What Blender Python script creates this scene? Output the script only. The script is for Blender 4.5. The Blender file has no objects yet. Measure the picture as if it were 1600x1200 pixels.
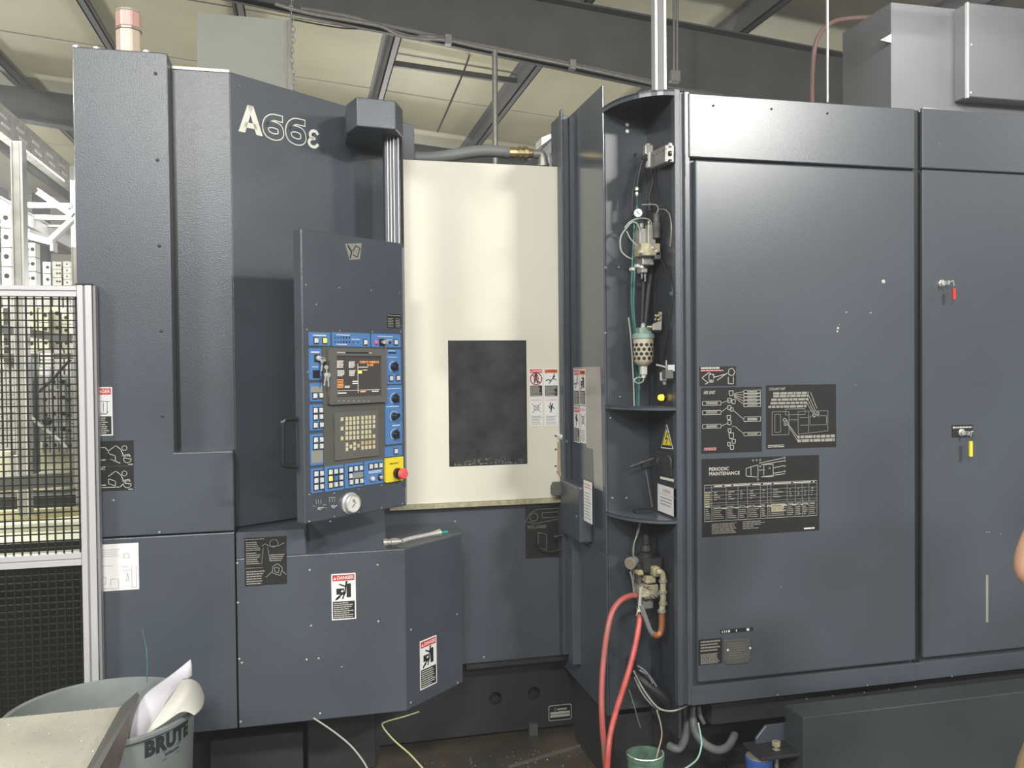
import bpy, bmesh, math, random
from mathutils import Vector, Matrix
random.seed(7)
SC = bpy.context.scene
COL = SC.collection
V = Vector
# ------------------------------------------------------------------ camera, world, lights, exposure
CAM_H = 1.62
FPX = 1340.0
_yaw, _pit, _rol = math.radians(13.6), math.radians(-1.03), math.radians(-0.575)
FW = V((math.sin(_yaw)*math.cos(_pit), math.cos(_yaw)*math.cos(_pit), math.sin(_pit)))
_r = V((math.cos(_yaw), -math.sin(_yaw), 0)); _u = _r.cross(FW)
RT = _r*math.cos(_rol) + _u*math.sin(_rol)
UP = -_r*math.sin(_rol) + _u*math.cos(_rol)
CP = V((0, 0, CAM_H))
cd = bpy.data.cameras.new('camera'); cam = bpy.data.objects.new('camera', cd); COL.objects.link(cam)
cd.sensor_width = 36; cd.lens = FPX/1600*36; cd.clip_end = 200; cd.clip_start = 0.05
cam.matrix_world = Matrix(((RT.x, UP.x, -FW.x, CP.x), (RT.y, UP.y, -FW.y, CP.y), (RT.z, UP.z, -FW.z, CP.z), (0, 0, 0, 1)))
SC.camera = cam
SC.view_settings.view_transform = 'Standard'; SC.view_settings.look = 'None'
SC.view_settings.gamma = 1; SC.view_settings.use_curve_mapping = False
SC.view_settings.exposure = -0.14
HAZE = 0.0095
w = bpy.data.worlds.new('hall_light'); SC.world = w; w.use_nodes = True
w.node_tree.nodes['Background'].inputs[0].default_value = (0.86, 0.93, 1.0, 1)
w.node_tree.nodes['Background'].inputs[1].default_value = 0.24

def area(name, loc, size, power, aim=(0, 0, -1), col=(1, 0.98, 0.93), sizey=None):
    l = bpy.data.lights.new(name, 'AREA'); l.energy = power; l.color = col
    l.shape = 'RECTANGLE'; l.size = size; l.size_y = sizey or size
    o = bpy.data.objects.new(name, l); COL.objects.link(o); o.location = loc
    o.rotation_euler = V(aim).to_track_quat('-Z', 'Y').to_euler(); return o
def point(name, loc, power, r=0.15, col=(1, 0.98, 0.92)):
    l = bpy.data.lights.new(name, 'POINT'); l.energy = power; l.shadow_soft_size = r; l.color = col
    o = bpy.data.objects.new(name, l); COL.objects.link(o); o.location = loc; return o
area('high_bay_lamp', (-0.9, -2.0, 4.2), 0.9, 300, (0, 0.35, -1), sizey=0.4)
area('high_bay_lamp', (3.85, -2.0, 4.1), 0.7, 420, (-0.1, 0.35, -1), sizey=0.35)
area('high_bay_lamp', (1.4, -5.0, 4.2), 1.6, 300, (0, 0.4, -1), sizey=0.5)
for _p, _e in (((1.0, 9.9, 2.4), 190), ((-3.4, 9.9, 2.4), 190), ((5.5, 9.9, 2.4), 150), ((1.5, 15.5, 2.6), 260), ((-5.5, 16, 2.6), 300)):
    point('roof_uplight', _p, _e, 0.35)  # added uplights, set low out of view, to brighten the roof lining
area('side_fill', (-4.5, -0.5, 4.3), 1.2, 300, (0.9, 0.55, -0.8))  # added fill from the left for the jamb and its pale film
area('side_fill', (7.5, -0.5, 4.0), 1.2, 60, (-0.7, 0.3, -1))  # added fill from the right to weaken the shadow on the cabinet doors
area('magazine_fill', (-1.7, 4.4, 2.95), 1.0, 75, (0, 0.1, -1), (1, 1, 0.9))  # added overhead fill to brighten the magazine behind the fence
area('magazine_fill', (-2.0, 6.0, 2.95), 1.0, 110, (0, 0, -1), (1, 1, 0.92))  # second added fill, deeper into the magazine

# ------------------------------------------------------------------ helpers
def ray(px, py): return FW + RT*((px-800)/FPX) - UP*((py-600)/FPX)
def onY(px, py, y): d = ray(px, py); return CP + d*(y/d.y)
def onZ(px, py, z): d = ray(px, py); return CP + d*((z-CAM_H)/d.z)
def onX(px, py, x): d = ray(px, py); return CP + d*(x/d.x)
class Face:
    """a flat frame: origin O, u to the right, z up, n towards the viewer"""
    def __init__(s, O, U):
        s.O = V(O); s.U = V(U).normalized(); s.Z = V((0, 0, 1)); s.N = s.U.cross(s.Z).normalized()
    def uv(s, px, py):
        d = ray(px, py); t = (s.O-CP).dot(s.N)/d.dot(s.N); p = CP+d*t-s.O
        return (p.dot(s.U), p.z)
    def P(s, u, v, n=0): return s.O + s.U*u + s.Z*v + s.N*n
    def at(s, px, py, n=0): u, v = s.uv(px, py); return s.P(u, v, n)
    def rect(s, x0, y0, x1, y1):
        xm, ym = (x0+x1)/2, (y0+y1)/2
        return (s.uv(x0, ym)[0], s.uv(xm, y1)[1], s.uv(x1, ym)[0], s.uv(xm, y0)[1])   # u0 v0 u1 v1
    def M(s, u=0, v=0, n=0):
        p = s.P(u, v, n)
        return Matrix(((s.U.x, -s.N.x, 0, p.x), (s.U.y, -s.N.y, 0, p.y), (s.U.z, -s.N.z, 1, p.z), (0, 0, 0, 1)))
    # local mesh axes of M: x = u, y = into the face, z = up
class MB:
    def __init__(s): s.v = []; s.f = []
    def add(s, vs, fs):
        o = len(s.v); s.v += [V(a) for a in vs]; s.f += [tuple(i+o for i in f) for f in fs]; return s
    def box8(s, p):
        return s.add(p, [(0, 3, 2, 1), (4, 5, 6, 7), (0, 1, 5, 4), (1, 2, 6, 5), (2, 3, 7, 6), (3, 0, 4, 7)])
    def box(s, a, b):
        x0, x1 = sorted((a[0], b[0])); y0, y1 = sorted((a[1], b[1])); z0, z1 = sorted((a[2], b[2]))
        return s.box8([(x0, y0, z0), (x1, y0, z0), (x1, y1, z0), (x0, y1, z0), (x0, y0, z1), (x1, y0, z1), (x1, y1, z1), (x0, y1, z1)])
    def fbox(s, F, u0, v0, u1, v1, n0, n1):
        q = [F.P(u, v, n) for v in (v0, v1) for (u, n) in ((u0, n1), (u1, n1), (u1, n0), (u0, n0))]
        return s.box8(q)
    def fprism(s, F, pts, n0, n1):
        k = len(pts); vs = [F.P(u, v, n1) for u, v in pts]+[F.P(u, v, n0) for u, v in pts]
        area = sum(pts[i][0]*pts[(i+1) % k][1]-pts[(i+1) % k][0]*pts[i][1] for i in range(k))
        f = [tuple(range(k)), tuple(range(2*k-1, k-1, -1))]+[(i, k+i, k+(i+1) % k, (i+1) % k) for i in range(k)]
        if area < 0: f = [tuple(reversed(g)) for g in f]
        return s.add(vs, f)
    def zprism(s, pts, z0, z1):
        k = len(pts); vs = [(x, y, z0) for x, y in pts]+[(x, y, z1) for x, y in pts]
        area = sum(pts[i][0]*pts[(i+1) % k][1]-pts[(i+1) % k][0]*pts[i][1] for i in range(k))
        f = [tuple(range(k-1, -1, -1)), tuple(range(k, 2*k))]+[(i, (i+1) % k, k+(i+1) % k, k+i) for i in range(k)]
        if area < 0: f = [tuple(reversed(g)) for g in f]
        return s.add(vs, f)
    def bar(s, a, b, w, h=None, up=(0, 0, 1)):
        a, b = V(a), V(b); d = (b-a).normalized(); h = h or w
        r = d.cross(V(up)); r = r.normalized() if r.length > 1e-4 else V((1, 0, 0)); t = r.cross(d)
        q = [c+r*(i*w/2)+t*(j*h/2) for c in (a, b) for i, j in ((-1, -1), (1, -1), (1, 1), (-1, 1))]
        return s.box8([q[0], q[1], q[2], q[3], q[4], q[5], q[6], q[7]])
    def rings(s, rs, cap=True, closed=False):
        o = len(s.v); n = len(rs[0])
        for r in rs: s.v += [V(p) for p in r]
        m = len(rs)
        for i in range(m if closed else m-1):
            for j in range(n):
                a = o+i*n+j; b = o+i*n+(j+1) % n; c = o+((i+1) % m)*n+(j+1) % n; d = o+((i+1) % m)*n+j
                s.f.append((a, b, c, d))
        if cap and not closed:
            s.f.append(tuple(o+j for j in range(n-1, -1, -1))); s.f.append(tuple(o+(m-1)*n+j for j in range(n)))
        return s
    def tube(s, pts, r, n=8, smooth=4, rr=None):
        P = [V(p) for p in pts]
        if smooth > 1 and len(P) > 2:
            Q = []
            for i in range(len(P)-1):
                p0 = P[max(i-1, 0)]; p1 = P[i]; p2 = P[i+1]; p3 = P[min(i+2, len(P)-1)]
                for k in range(smooth):
                    t = k/smooth
                    Q.append(0.5*((2*p1)+(p2-p0)*t+(2*p0-5*p1+4*p2-p3)*t*t+(3*p1-p0-3*p2+p3)*t**3))
            Q.append(P[-1]); P = Q
        t0 = (P[1]-P[0]).normalized(); up = V((0, 0, 1)) if abs(t0.z) < 0.9 else V((1, 0, 0))
        a = t0.cross(up).normalized(); rs = []
        for i, p in enumerate(P):
            t = (P[min(i+1, len(P)-1)]-P[max(i-1, 0)]).normalized()
            a = (a-t*a.dot(t)); a = a.normalized() if a.length > 1e-6 else t.orthogonal().normalized()
            b = t.cross(a); q = r if rr is None else rr(i/(len(P)-1))
            rs.append([p+(a*math.cos(2*math.pi*k/n)+b*math.sin(2*math.pi*k/n))*q for k in range(n)])
        return s.rings(rs)
    def cyl(s, a, b, r, n=16, r2=None):
        a, b = V(a), V(b); return s.tube([a, b], r, n, 1, rr=(lambda t: r+(r2-r)*t) if r2 is not None else None)
    def lathe(s, c, axis, prof, n=24):
        """prof: list of (distance along axis, radius)"""
        c = V(c); ax = V(axis).normalized(); a = ax.orthogonal().normalized(); b = ax.cross(a)
        return s.rings([[c+ax*h+(a*math.cos(2*math.pi*k/n)+b*math.sin(2*math.pi*k/n))*max(r, 1e-4) for k in range(n)] for h, r in prof])
    def ball(s, c, r, n=8, m=5, sq=(1, 1, 1)):
        c = V(c); rs = []
        for i in range(m+1):
            th = math.pi*i/m; rs.append([c+V((r*sq[0]*max(math.sin(th), .01)*math.cos(2*math.pi*k/n), r*sq[1]*max(math.sin(th), .01)*math.sin(2*math.pi*k/n), -r*sq[2]*math.cos(th))) for k in range(n)])
        return s.rings(rs)
    def mesh(s, name, mat, T=None, smooth=False):
        m = bpy.data.meshes.new(name); vs = s.v if T is None else [T @ p for p in s.v]
        m.from_pydata([tuple(p) for p in vs], [], s.f); m.materials.append(mat)
        if smooth:
            for p in m.polygons: p.use_smooth = True
        m.update(); return m
WM = {}
def link(name, mesh, parent=None, M=None):
    o = bpy.data.objects.new(name, mesh); COL.objects.link(o)
    M = M.copy() if M is not None else Matrix.Identity(4)
    WM[o] = M
    if parent is not None:
        o.parent = parent; o.matrix_local = WM[parent].inverted() @ M
    else: o.matrix_local = M
    return o
def build(mb, name, mat, parent=None, label=None, bevel=0, smooth=False, kind=None, seg=1):
    """link the collected geometry (world coordinates) as one object whose origin is at its lower centre"""
    xs = [p.x for p in mb.v]; ys = [p.y for p in mb.v]; zs = [p.z for p in mb.v]
    c = V(((min(xs)+max(xs))/2, (min(ys)+max(ys))/2, min(zs)))
    o = link(name, mb.mesh(name, mat, Matrix.Translation(-c), smooth), parent, Matrix.Translation(c))
    if label: o['label'] = label
    if kind: o['kind'] = kind
    if bevel:
        b = o.modifiers.new('bevel', 'BEVEL'); b.width = bevel; b.segments = seg; b.limit_method = 'ANGLE'; b.angle_limit = 0.6
    if smooth and not bevel: 
        o.data.shade_smooth() if hasattr(o.data, 'shade_smooth') else None
        try: o.data.set_sharp_from_angle(angle=0.7)
        except Exception: pass
    return o
def thing(name, label, cat, loc, group=None):
    o = link(name, None, None, Matrix.Translation(V(loc))); o['label'] = label; o['category'] = cat
    if group: o['group'] = group
    return o
def tag(o, label, cat, group=None):
    o['label'] = label; o['category'] = cat
    if group: o['group'] = group
    return o
def struct(mb, name, mat, bevel=0):
    o = build(mb, name, mat, None, bevel=bevel); o['kind'] = 'structure'; return o
# ---- materials
def mat(name, col, rough=0.5, metal=0, bump=0, bscale=200, var=0, vscale=3, spec=0.5, emit=None, es=1, alpha=1, trans=0, col2=None, ramp=(0.45, 0.65), coat=0, chips=0):
    m = bpy.data.materials.new(name); m.use_nodes = True; nt = m.node_tree; b = nt.nodes['Principled BSDF']
    b.inputs['Base Color'].default_value = (*col, 1); b.inputs['Roughness'].default_value = rough
    b.inputs['Metallic'].default_value = metal; b.inputs['Specular IOR Level'].default_value = spec
    b.inputs['Coat Weight'].default_value = coat
    if emit: b.inputs['Emission Color'].default_value = (*emit, 1); b.inputs['Emission Strength'].default_value = es
    if trans: b.inputs['Transmission Weight'].default_value = trans
    if alpha < 1: b.inputs['Alpha'].default_value = alpha
    g = nt.nodes.new('ShaderNodeNewGeometry')
    if var or col2:
        n = nt.nodes.new('ShaderNodeTexNoise'); n.inputs['Scale'].default_value = vscale; n.inputs['Detail'].default_value = 6
        nt.links.new(g.outputs['Position'], n.inputs['Vector'])
        r = nt.nodes.new('ShaderNodeValToRGB'); r.color_ramp.elements[0].position = ramp[0] if col2 else 0.3; r.color_ramp.elements[1].position = ramp[1] if col2 else 0.7
        c2 = col2 or tuple(min(1, c*(1+var)) for c in col); c1 = col if col2 else tuple(c*(1-var) for c in col)
        r.color_ramp.elements[0].color = (*c1, 1); r.color_ramp.elements[1].color = (*c2, 1)
        nt.links.new(n.outputs['Fac'], r.inputs['Fac']); last = r.outputs['Color']
        if chips:
            vo = nt.nodes.new('ShaderNodeTexVoronoi'); vo.inputs['Scale'].default_value = 9
            nt.links.new(g.outputs['Position'], vo.inputs['Vector'])
            lt = nt.nodes.new('ShaderNodeMath'); lt.operation = 'LESS_THAN'; lt.inputs[1].default_value = chips
            nt.links.new(vo.outputs['Distance'], lt.inputs[0])
            mx = nt.nodes.new('ShaderNodeMix'); mx.data_type = 'RGBA'; mx.inputs['B'].default_value = (0.45, 0.48, 0.5, 1)
            nt.links.new(lt.outputs[0], mx.inputs['Factor']); nt.links.new(last, mx.inputs['A']); last = mx.outputs['Result']
        nt.links.new(last, b.inputs['Base Color'])
    if bump:
        n2 = nt.nodes.new('ShaderNodeTexNoise'); n2.inputs['Scale'].default_value = bscale; n2.inputs['Detail'].default_value = 3
        nt.links.new(g.outputs['Position'], n2.inputs['Vector'])
        bp = nt.nodes.new('ShaderNodeBump'); bp.inputs['Strength'].default_value = bump; bp.inputs['Distance'].default_value = 0.002
        nt.links.new(n2.outputs['Fac'], bp.inputs['Height']); nt.links.new(bp.outputs['Normal'], b.inputs['Normal'])
    return m
PAINT = mat('blue_grey_paint', (0.058, 0.069, 0.086), 0.31, bump=0.35, bscale=260, var=0.12, vscale=2.5, chips=0.018, spec=0.6)
PAINT2 = mat('blue_grey_door_paint', (0.063, 0.074, 0.09), 0.29, bump=0.12, bscale=300, var=0.10, vscale=1.8, chips=0.014, spec=0.65)
JAMB = mat('glossy_jamb_paint', (0.06, 0.072, 0.09), 0.17, spec=0.8)
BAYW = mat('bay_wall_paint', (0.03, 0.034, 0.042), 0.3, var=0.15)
DARK = mat('dark_grey_paint', (0.022, 0.023, 0.027), 0.5, var=0.15, bump=0.2)
UNDER = mat('underframe_paint', (0.022, 0.022, 0.024), 0.55, var=0.3)
BLACK = mat('black_plastic', (0.012, 0.012, 0.013), 0.35)
DECAL = mat('black_placard', (0.02, 0.02, 0.021), 0.28)
INK = mat('pale_print', (0.42, 0.42, 0.38), 0.5)
INKD = mat('dim_print', (0.16, 0.16, 0.14), 0.5)
INKG = mat('grey_print', (0.25, 0.25, 0.22), 0.5)
BINK = mat('black_print', (0.015, 0.015, 0.015), 0.5)
WHITE = mat('white_vinyl', (0.72, 0.72, 0.72), 0.35)
LETTER = mat('white_lettering', (0.72, 0.72, 0.64), 0.4)
RED = mat('red_print', (0.55, 0.03, 0.03), 0.4)
ORANGE = mat('orange_print', (0.75, 0.16, 0.04), 0.4)
PINK = mat('faded_red_print', (0.6, 0.25, 0.24), 0.4)
CREAM = mat('cream_door_enamel', (0.63, 0.615, 0.52), 0.34, var=0.03, vscale=2)
GLASS = mat('smoked_window', (0.035, 0.036, 0.038), 0.16, var=0.4, vscale=12, spec=0.6)
ALU = mat('aluminium_extrusion', (0.56, 0.56, 0.58), 0.38, metal=0.35)
ALUG = mat('aluminium_slot', (0.22, 0.22, 0.23), 0.5)
STEEL = mat('bright_steel', (0.7, 0.7, 0.68), 0.28, metal=0.6)
ZINC = mat('dull_zinc', (0.34, 0.335, 0.31), 0.42, metal=0.5, var=0.15, vscale=40)
BRASS = mat('brass', (0.45, 0.38, 0.2), 0.35, metal=0.8)
COPPER = mat('rusty_copper', (0.30, 0.12, 0.05), 0.5, metal=0.3, var=0.2, vscale=40)
RUBBER = mat('black_rubber', (0.018, 0.018, 0.019), 0.55)
GRUB = mat('grey_rubber_hose', (0.16, 0.17, 0.175), 0.5)
REDH = mat('dirty_red_hose', (0.33, 0.075, 0.065), 0.42, col2=(0.17, 0.10, 0.085), vscale=14, ramp=(0.5, 0.68))
TEAL = mat('teal_tubing', (0.05, 0.15, 0.14), 0.35)
CLEAR = mat('clear_tubing', (0.34, 0.38, 0.34), 0.3)
BEIGE = mat('oily_beige_casting', (0.33, 0.30, 0.19), 0.45, var=0.3, vscale=50)
BOWL = mat('cream_bowl_guard', (0.43, 0.385, 0.29), 0.4)
BLUE = mat('switch_panel_blue', (0.075, 0.19, 0.43), 0.4)
GREYP = mat('console_grey', (0.085, 0.085, 0.078), 0.5)
GREYK = mat('keyboard_grey', (0.11, 0.108, 0.1), 0.5)
KEY = mat('ivory_key', (0.58, 0.54, 0.36), 0.5)
KEYO = mat('tan_key', (0.55, 0.4, 0.22), 0.5)
BTN = mat('white_button', (0.62, 0.63, 0.6), 0.4)
YEL = mat('yellow_plastic', (0.75, 0.62, 0.03), 0.4)
YLIT = mat('lit_yellow_button', (0.9, 0.7, 0.1), 0.4, emit=(1, 0.75, 0.1), es=0.5)
LAMP = mat('lit_amber_lamp', (0.9, 0.65, 0.05), 0.3, emit=(1, 0.7, 0.02), es=1.6)
SCREEN = mat('lcd_screen', (0.03, 0.03, 0.028), 0.2, emit=(0.1, 0.09, 0.08), es=0.45)
SINKW = mat('screen_white', (0.6, 0.55, 0.5), 0.5, emit=(0.75, 0.68, 0.6), es=0.7)
SINKO = mat('screen_orange', (0.7, 0.25, 0.06), 0.5, emit=(0.9, 0.35, 0.1), es=0.7)
SINKY = mat('screen_yellow', (0.6, 0.6, 0.1), 0.5, emit=(0.6, 0.6, 0.1), es=0.6)
EREDM = mat('emergency_red', (0.75, 0.1, 0.09), 0.35)
LCDG = mat('grey_display', (0.27, 0.27, 0.23), 0.3)
SHEET = mat('pale_film', (0.33, 0.31, 0.28), 0.22, var=0.1, vscale=9)
ROOF = mat('cream_roof_lining', (0.55, 0.53, 0.38), 0.55, var=0.08, vscale=1.2, bump=0.0)
BEAM = mat('grey_steel_beam', (0.10, 0.10, 0.10), 0.6, var=0.15)
PURL = mat('purlin_grey', (0.16, 0.16, 0.165), 0.5)
WALLM = mat('hall_wall_lining', (0.55, 0.53, 0.45), 0.6, var=0.06, vscale=1)
FLOOR = mat('oily_concrete', (0.095, 0.072, 0.045), 0.35, col2=(0.05, 0.05, 0.042), vscale=5, ramp=(0.35, 0.65), bump=0.3, bscale=30)
CAN = mat('grey_bin_plastic', (0.17, 0.19, 0.19), 0.45, var=0.15, vscale=8)
CANW = mat('dark_bin_print', (0.02, 0.025, 0.03), 0.5)
PAPER = mat('white_paper', (0.54, 0.535, 0.58), 0.7)
TRAY = mat('dusty_beige_metal', (0.36, 0.345, 0.28), 0.45, var=0.12, vscale=8)
TRAYE = mat('brown_scoop_side', (0.12, 0.095, 0.085), 0.5, var=0.3, vscale=20)
WIRE = mat('black_mesh_wire', (0.014, 0.014, 0.01), 0.5, spec=0.2)
BLK1 = mat('grey_fixture_steel', (0.40, 0.39, 0.36), 0.4, metal=0.2, var=0.2, vscale=15)
BLK2 = mat('straw_fixture_steel', (0.48, 0.465, 0.35), 0.4, metal=0.1, var=0.2, vscale=15)
BLK3 = mat('white_fixture_steel', (0.58, 0.58, 0.55), 0.4, var=0.1, vscale=15)
TABLE = mat('pale_green_table', (0.7, 0.72, 0.55), 0.4, var=0.2, vscale=3)
TUBEL = mat('lamp_tube', (1, 1, 1), 0.4, emit=(1, 1, 0.95), es=9)
SKIN = mat('skin', (0.56, 0.33, 0.22), 0.5, var=0.08, vscale=20)
SHIRT = mat('white_cotton', (0.6, 0.6, 0.62), 0.8)
KHAKI = mat('tan_trousers', (0.32, 0.24, 0.13), 0.8)
HAIR = mat('brown_hair', (0.05, 0.03, 0.02), 0.7)
GREENP = mat('worn_green_paint', (0.085, 0.17, 0.13), 0.5, col2=(.05, .06, .035), vscale=14, ramp=(.45, .7))
BLUEP = mat('blue_plastic', (0.03, 0.09, 0.32), 0.4)
HANG = mat('grey_plastic_sheet', (0.40, 0.41, 0.38), 0.6, var=0.05, vscale=2)
STACKL = mat('faded_lamp_lens', (0.55, 0.45, 0.36), 0.3, emit=(0.5, 0.35, 0.25), es=0.12)
STACKR = mat('faded_red_lens', (0.55, 0.33, 0.28), 0.3, emit=(0.5, 0.25, 0.2), es=0.12)
UPPER = mat('upper_cabinet_paint', (0.14, 0.145, 0.155), 0.38, var=0.08)

# ---- flat print helpers on a Face
_tc = {}
def text_geo(txt, bold=0.0):
    k = (txt, bold)
    if k not in _tc:
        c = bpy.data.curves.new('t', 'FONT'); c.body = txt; c.offset = bold; c.resolution_u = 3; c.space_character = 1.0+bold*1.5
        o = bpy.data.objects.new('t', c); m = bpy.data.meshes.new_from_object(o)
        vs = [v.co.copy() for v in m.vertices]; fs = [tuple(p.vertices) for p in m.polygons]
        bpy.data.objects.remove(o); bpy.data.curves.remove(c); bpy.data.meshes.remove(m)
        x0 = min(v.x for v in vs); x1 = max(v.x for v in vs); y0 = min(v.y for v in vs); y1 = max(v.y for v in vs)
        _tc[k] = ([((v.x-x0)/(x1-x0), (v.y-y0)/(y1-y0), v.z) for v in vs], fs)
    return _tc[k]
def ftext(mb, F, txt, u0, v0, u1, v1, n, bold=0.02, th=0.0006):
    vs, fs = text_geo(txt, bold)
    mb.add([F.P(u0+(u1-u0)*a, v0+(v1-v0)*b, n+th) for a, b, c in vs], fs)
def lines(mb, F, u0, v0, u1, v1, rows, n, rng, fill=0.55, ragged=0.35, words=True):
    """rows of tiny unreadable lettering: short strokes of broken print"""
    h = (v1-v0)/rows
    for i in range(rows):
        y = v1-h*(i+0.5); x = u0; end = u1-(u1-u0)*ragged*rng.random()
        while x < end:
            wd = (u1-u0)*(0.06+0.14*rng.random()) if words else end-x
            x2 = min(x+wd, end); mb.fbox(F, x, y-h*fill/2, x2, y+h*fill/2, n, n+0.0005); x = x2+(u1-u0)*0.02
def stroke(mb, F, pts, wd, n, th=0.0006, closed=False):
    P = [V((a, b)) for a, b in pts]
    k = len(P)
    for i in range(k if closed else k-1):
        a, b = P[i], P[(i+1) % k]; d = b-a
        if d.length < 1e-6: continue
        d.normalize(); q = V((-d.y, d.x))*wd/2; e = d*wd*0.3
        mb.fprism(F, [tuple(a-e-q), tuple(b+e-q), tuple(b+e+q), tuple(a-e+q)], n, n+th)
def crs(pts, k=5):
    P = [V((a, b, 0)) for a, b in pts]; Q = []
    for i in range(len(P)-1):
        p0 = P[max(i-1, 0)]; p1 = P[i]; p2 = P[i+1]; p3 = P[min(i+2, len(P)-1)]
        for j in range(k):
            t = j/k; Q.append(0.5*((2*p1)+(p2-p0)*t+(2*p0-5*p1+4*p2-p3)*t*t+(3*p1-p0-3*p2+p3)*t**3))
    return Q+[P[-1]]
def ribbon(mb, F, pts, wd, n, k=5, e=0):
    Q = crs(pts, k); 
    if e: Q[0] = Q[0]+(Q[0]-Q[1]).normalized()*e; Q[-1] = Q[-1]+(Q[-1]-Q[-2]).normalized()*e
    vs = []
    for i, p in enumerate(Q):
        t = (Q[min(i+1, len(Q)-1)]-Q[max(i-1, 0)]).normalized(); q = V((-t.y, t.x, 0))*wd/2
        vs += [F.P((p-q).x, (p-q).y, n), F.P((p+q).x, (p+q).y, n)]
    mb.add(vs, [(2*i, 2*i+2, 2*i+3, 2*i+1) for i in range(len(Q)-1)])
def circ(F, u, v, r, k=20, a0=0, a1=2*math.pi): return [(u+r*math.cos(a0+(a1-a0)*i/k), v+r*math.sin(a0+(a1-a0)*i/k)) for i in range(k+(0 if abs(a1-a0-2*math.pi) < 1e-6 else 1))]
def rrect(u0, v0, u1, v1, r, k=4):
    out = []
    for cx, cy, a in ((u1-r, v1-r, 0), (u0+r, v1-r, math.pi/2), (u0+r, v0+r, math.pi), (u1-r, v0+r, 1.5*math.pi)):
        out += [(cx+r*math.cos(a+math.pi/2*i/k), cy+r*math.sin(a+math.pi/2*i/k)) for i in range(k+1)]
    return out
def plate(F, outer, holes, n0, n1, name, material, parent, bevel=0, label=None):
    c = bpy.data.curves.new('p', 'CURVE'); c.dimensions = '2D'; c.fill_mode = 'BOTH'; c.extrude = abs(n1-n0)/2
    for poly in [outer]+holes:
        s = c.splines.new('POLY'); s.points.add(len(poly)-1)
        for i, (a, b) in enumerate(poly): s.points[i].co = (a, b, 0, 1)
        s.use_cyclic_u = True
    o = bpy.data.objects.new('p', c); m = bpy.data.meshes.new_from_object(o)
    vs = [v.co.copy() for v in m.vertices]; fs = [tuple(p.vertices) for p in m.polygons]
    bpy.data.objects.remove(o); bpy.data.curves.remove(c); bpy.data.meshes.remove(m)
    mb = MB(); mb.add([F.P(a.x, a.y, (n0+n1)/2+a.z) for a in vs], fs)
    return build(mb, name, material, parent, bevel=bevel, label=label)
def screws(F, pts, parent, r=0.0045, material=None):
    mb = MB()
    for px, py in pts:
        p = F.at(px, py); mb.lathe(p, F.N, [(0, r), (0.0015, r), (0.0028, r*0.5)], 8)
    return build(mb, 'screw_heads', material or ZINC, parent, kind='stuff')
rng = random.Random(3)

# ------------------------------------------------------------------ reference planes of the machine
YI, YN, YE, YA, YB = 2.80, 3.05, 3.53, 3.05, 3.13
FI = Face((0, YI, 0), (1, 0, 0)); FN = Face((0, YN, 0), (1, 0, 0)); FE = Face((0, YE, 0), (1, 0, 0))
FA = Face((0, YA, 0), (1, 0, 0)); FB = Face((0, YB, 0), (1, 0, 0))
def zI(px, py): return onY(px, py, YI).z

# ------------------------------------------------------------------ hall: floor, roof, walls
mb = MB(); mb.box((-14, -8, -0.1), (16, 24, 0)); struct(mb, 'floor', FLOOR)
Z0, MS = 3.6+CAM_H, 0.09
def roofz(x): return Z0-MS*x
mb = MB(); mb.box8([(-14, -8, roofz(-14)), (16, -8, roofz(16)), (16, 24, roofz(16)), (-14, 24, roofz(-14)), (-14, -8, roofz(-14)+.1), (16, -8, roofz(16)+.1), (16, 24, roofz(16)+.1), (-14, 24, roofz(-14)+.1)])
ceil = struct(mb, 'ceiling', ROOF)
# joint strips of the lining between purlins, parallel to the rafters
mb = MB()
for y in (9.1, 10.9, 14.6, 16.4):
    mb.box8([(-12, y-.02, roofz(-12)-.012), (14, y-.02, roofz(14)-.012), (14, y+.02, roofz(14)-.012), (-12, y+.02, roofz(-12)-.012), (-12, y-.02, roofz(-12)), (14, y-.02, roofz(14)), (14, y+.02, roofz(14)), (-12, y+.02, roofz(-12))])
build(mb, 'lining_joint', WALLM, ceil)
k = 0
for i in range(-7, 9):
    x = 0.92+1.5*i; z = roofz(x)
    mb = MB(); mb.box((x-.008, -7.5, z-.2), (x+.008, 23.5, z)); mb.box((x-.008, -7.5, z-.2), (x+.075, 23.5, z-.188)); mb.box((x-.07, -7.5, z-.012), (x+.008, 23.5, z))
    mb.box((x+.063, -7.5, z-.2), (x+.075, 23.5, z-.175))
    build(mb, 'purlin', PURL, ceil)
def rafter(y, name):
    mb = MB()
    def b(x): return CAM_H+2.94-.127*x
    xs = (-14, 14); off = 0
    lo = (lambda x: CAM_H+2.94-.127*x) if y < 9 else (lambda x: CAM_H+2.86-.127*x)
    for (w2, za, zb) in ((.006, 0.0, None), (.11, 0.0, .02), (.11, 'top', None)):
        if w2 == .006: q = [(lo, 0), (roofz, -.2)]
        elif za == 0.0: q = [(lo, 0), (lo, .018)]
        else: q = [(roofz, -.215), (roofz, -.2)]
        v = []
        for fn, o in q:
            v += [(xs[0], y-w2, fn(xs[0])+o), (xs[1], y-w2, fn(xs[1])+o), (xs[1], y+w2, fn(xs[1])+o), (xs[0], y+w2, fn(xs[0])+o)]
        mb.box8(v)
    return build(mb, 'rafter', BEAM, ceil)
rafter(7.27, 'rafter'); rafter(12.5, 'rafter')
mb = MB(); mb.box((-14, 22, 0), (16, 22.2, 7)); wb = struct(mb, 'wall_back', WALLM)
mb = MB()
for z in (3.0, 4.4): mb.box((-14, 21.85, z), (16, 22, z+.2))
for x in range(-12, 14, 6): mb.box((x, 21.7, 0), (x+.3, 22, 6.3))
build(mb, 'wall_girt', BEAM, wb)
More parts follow.
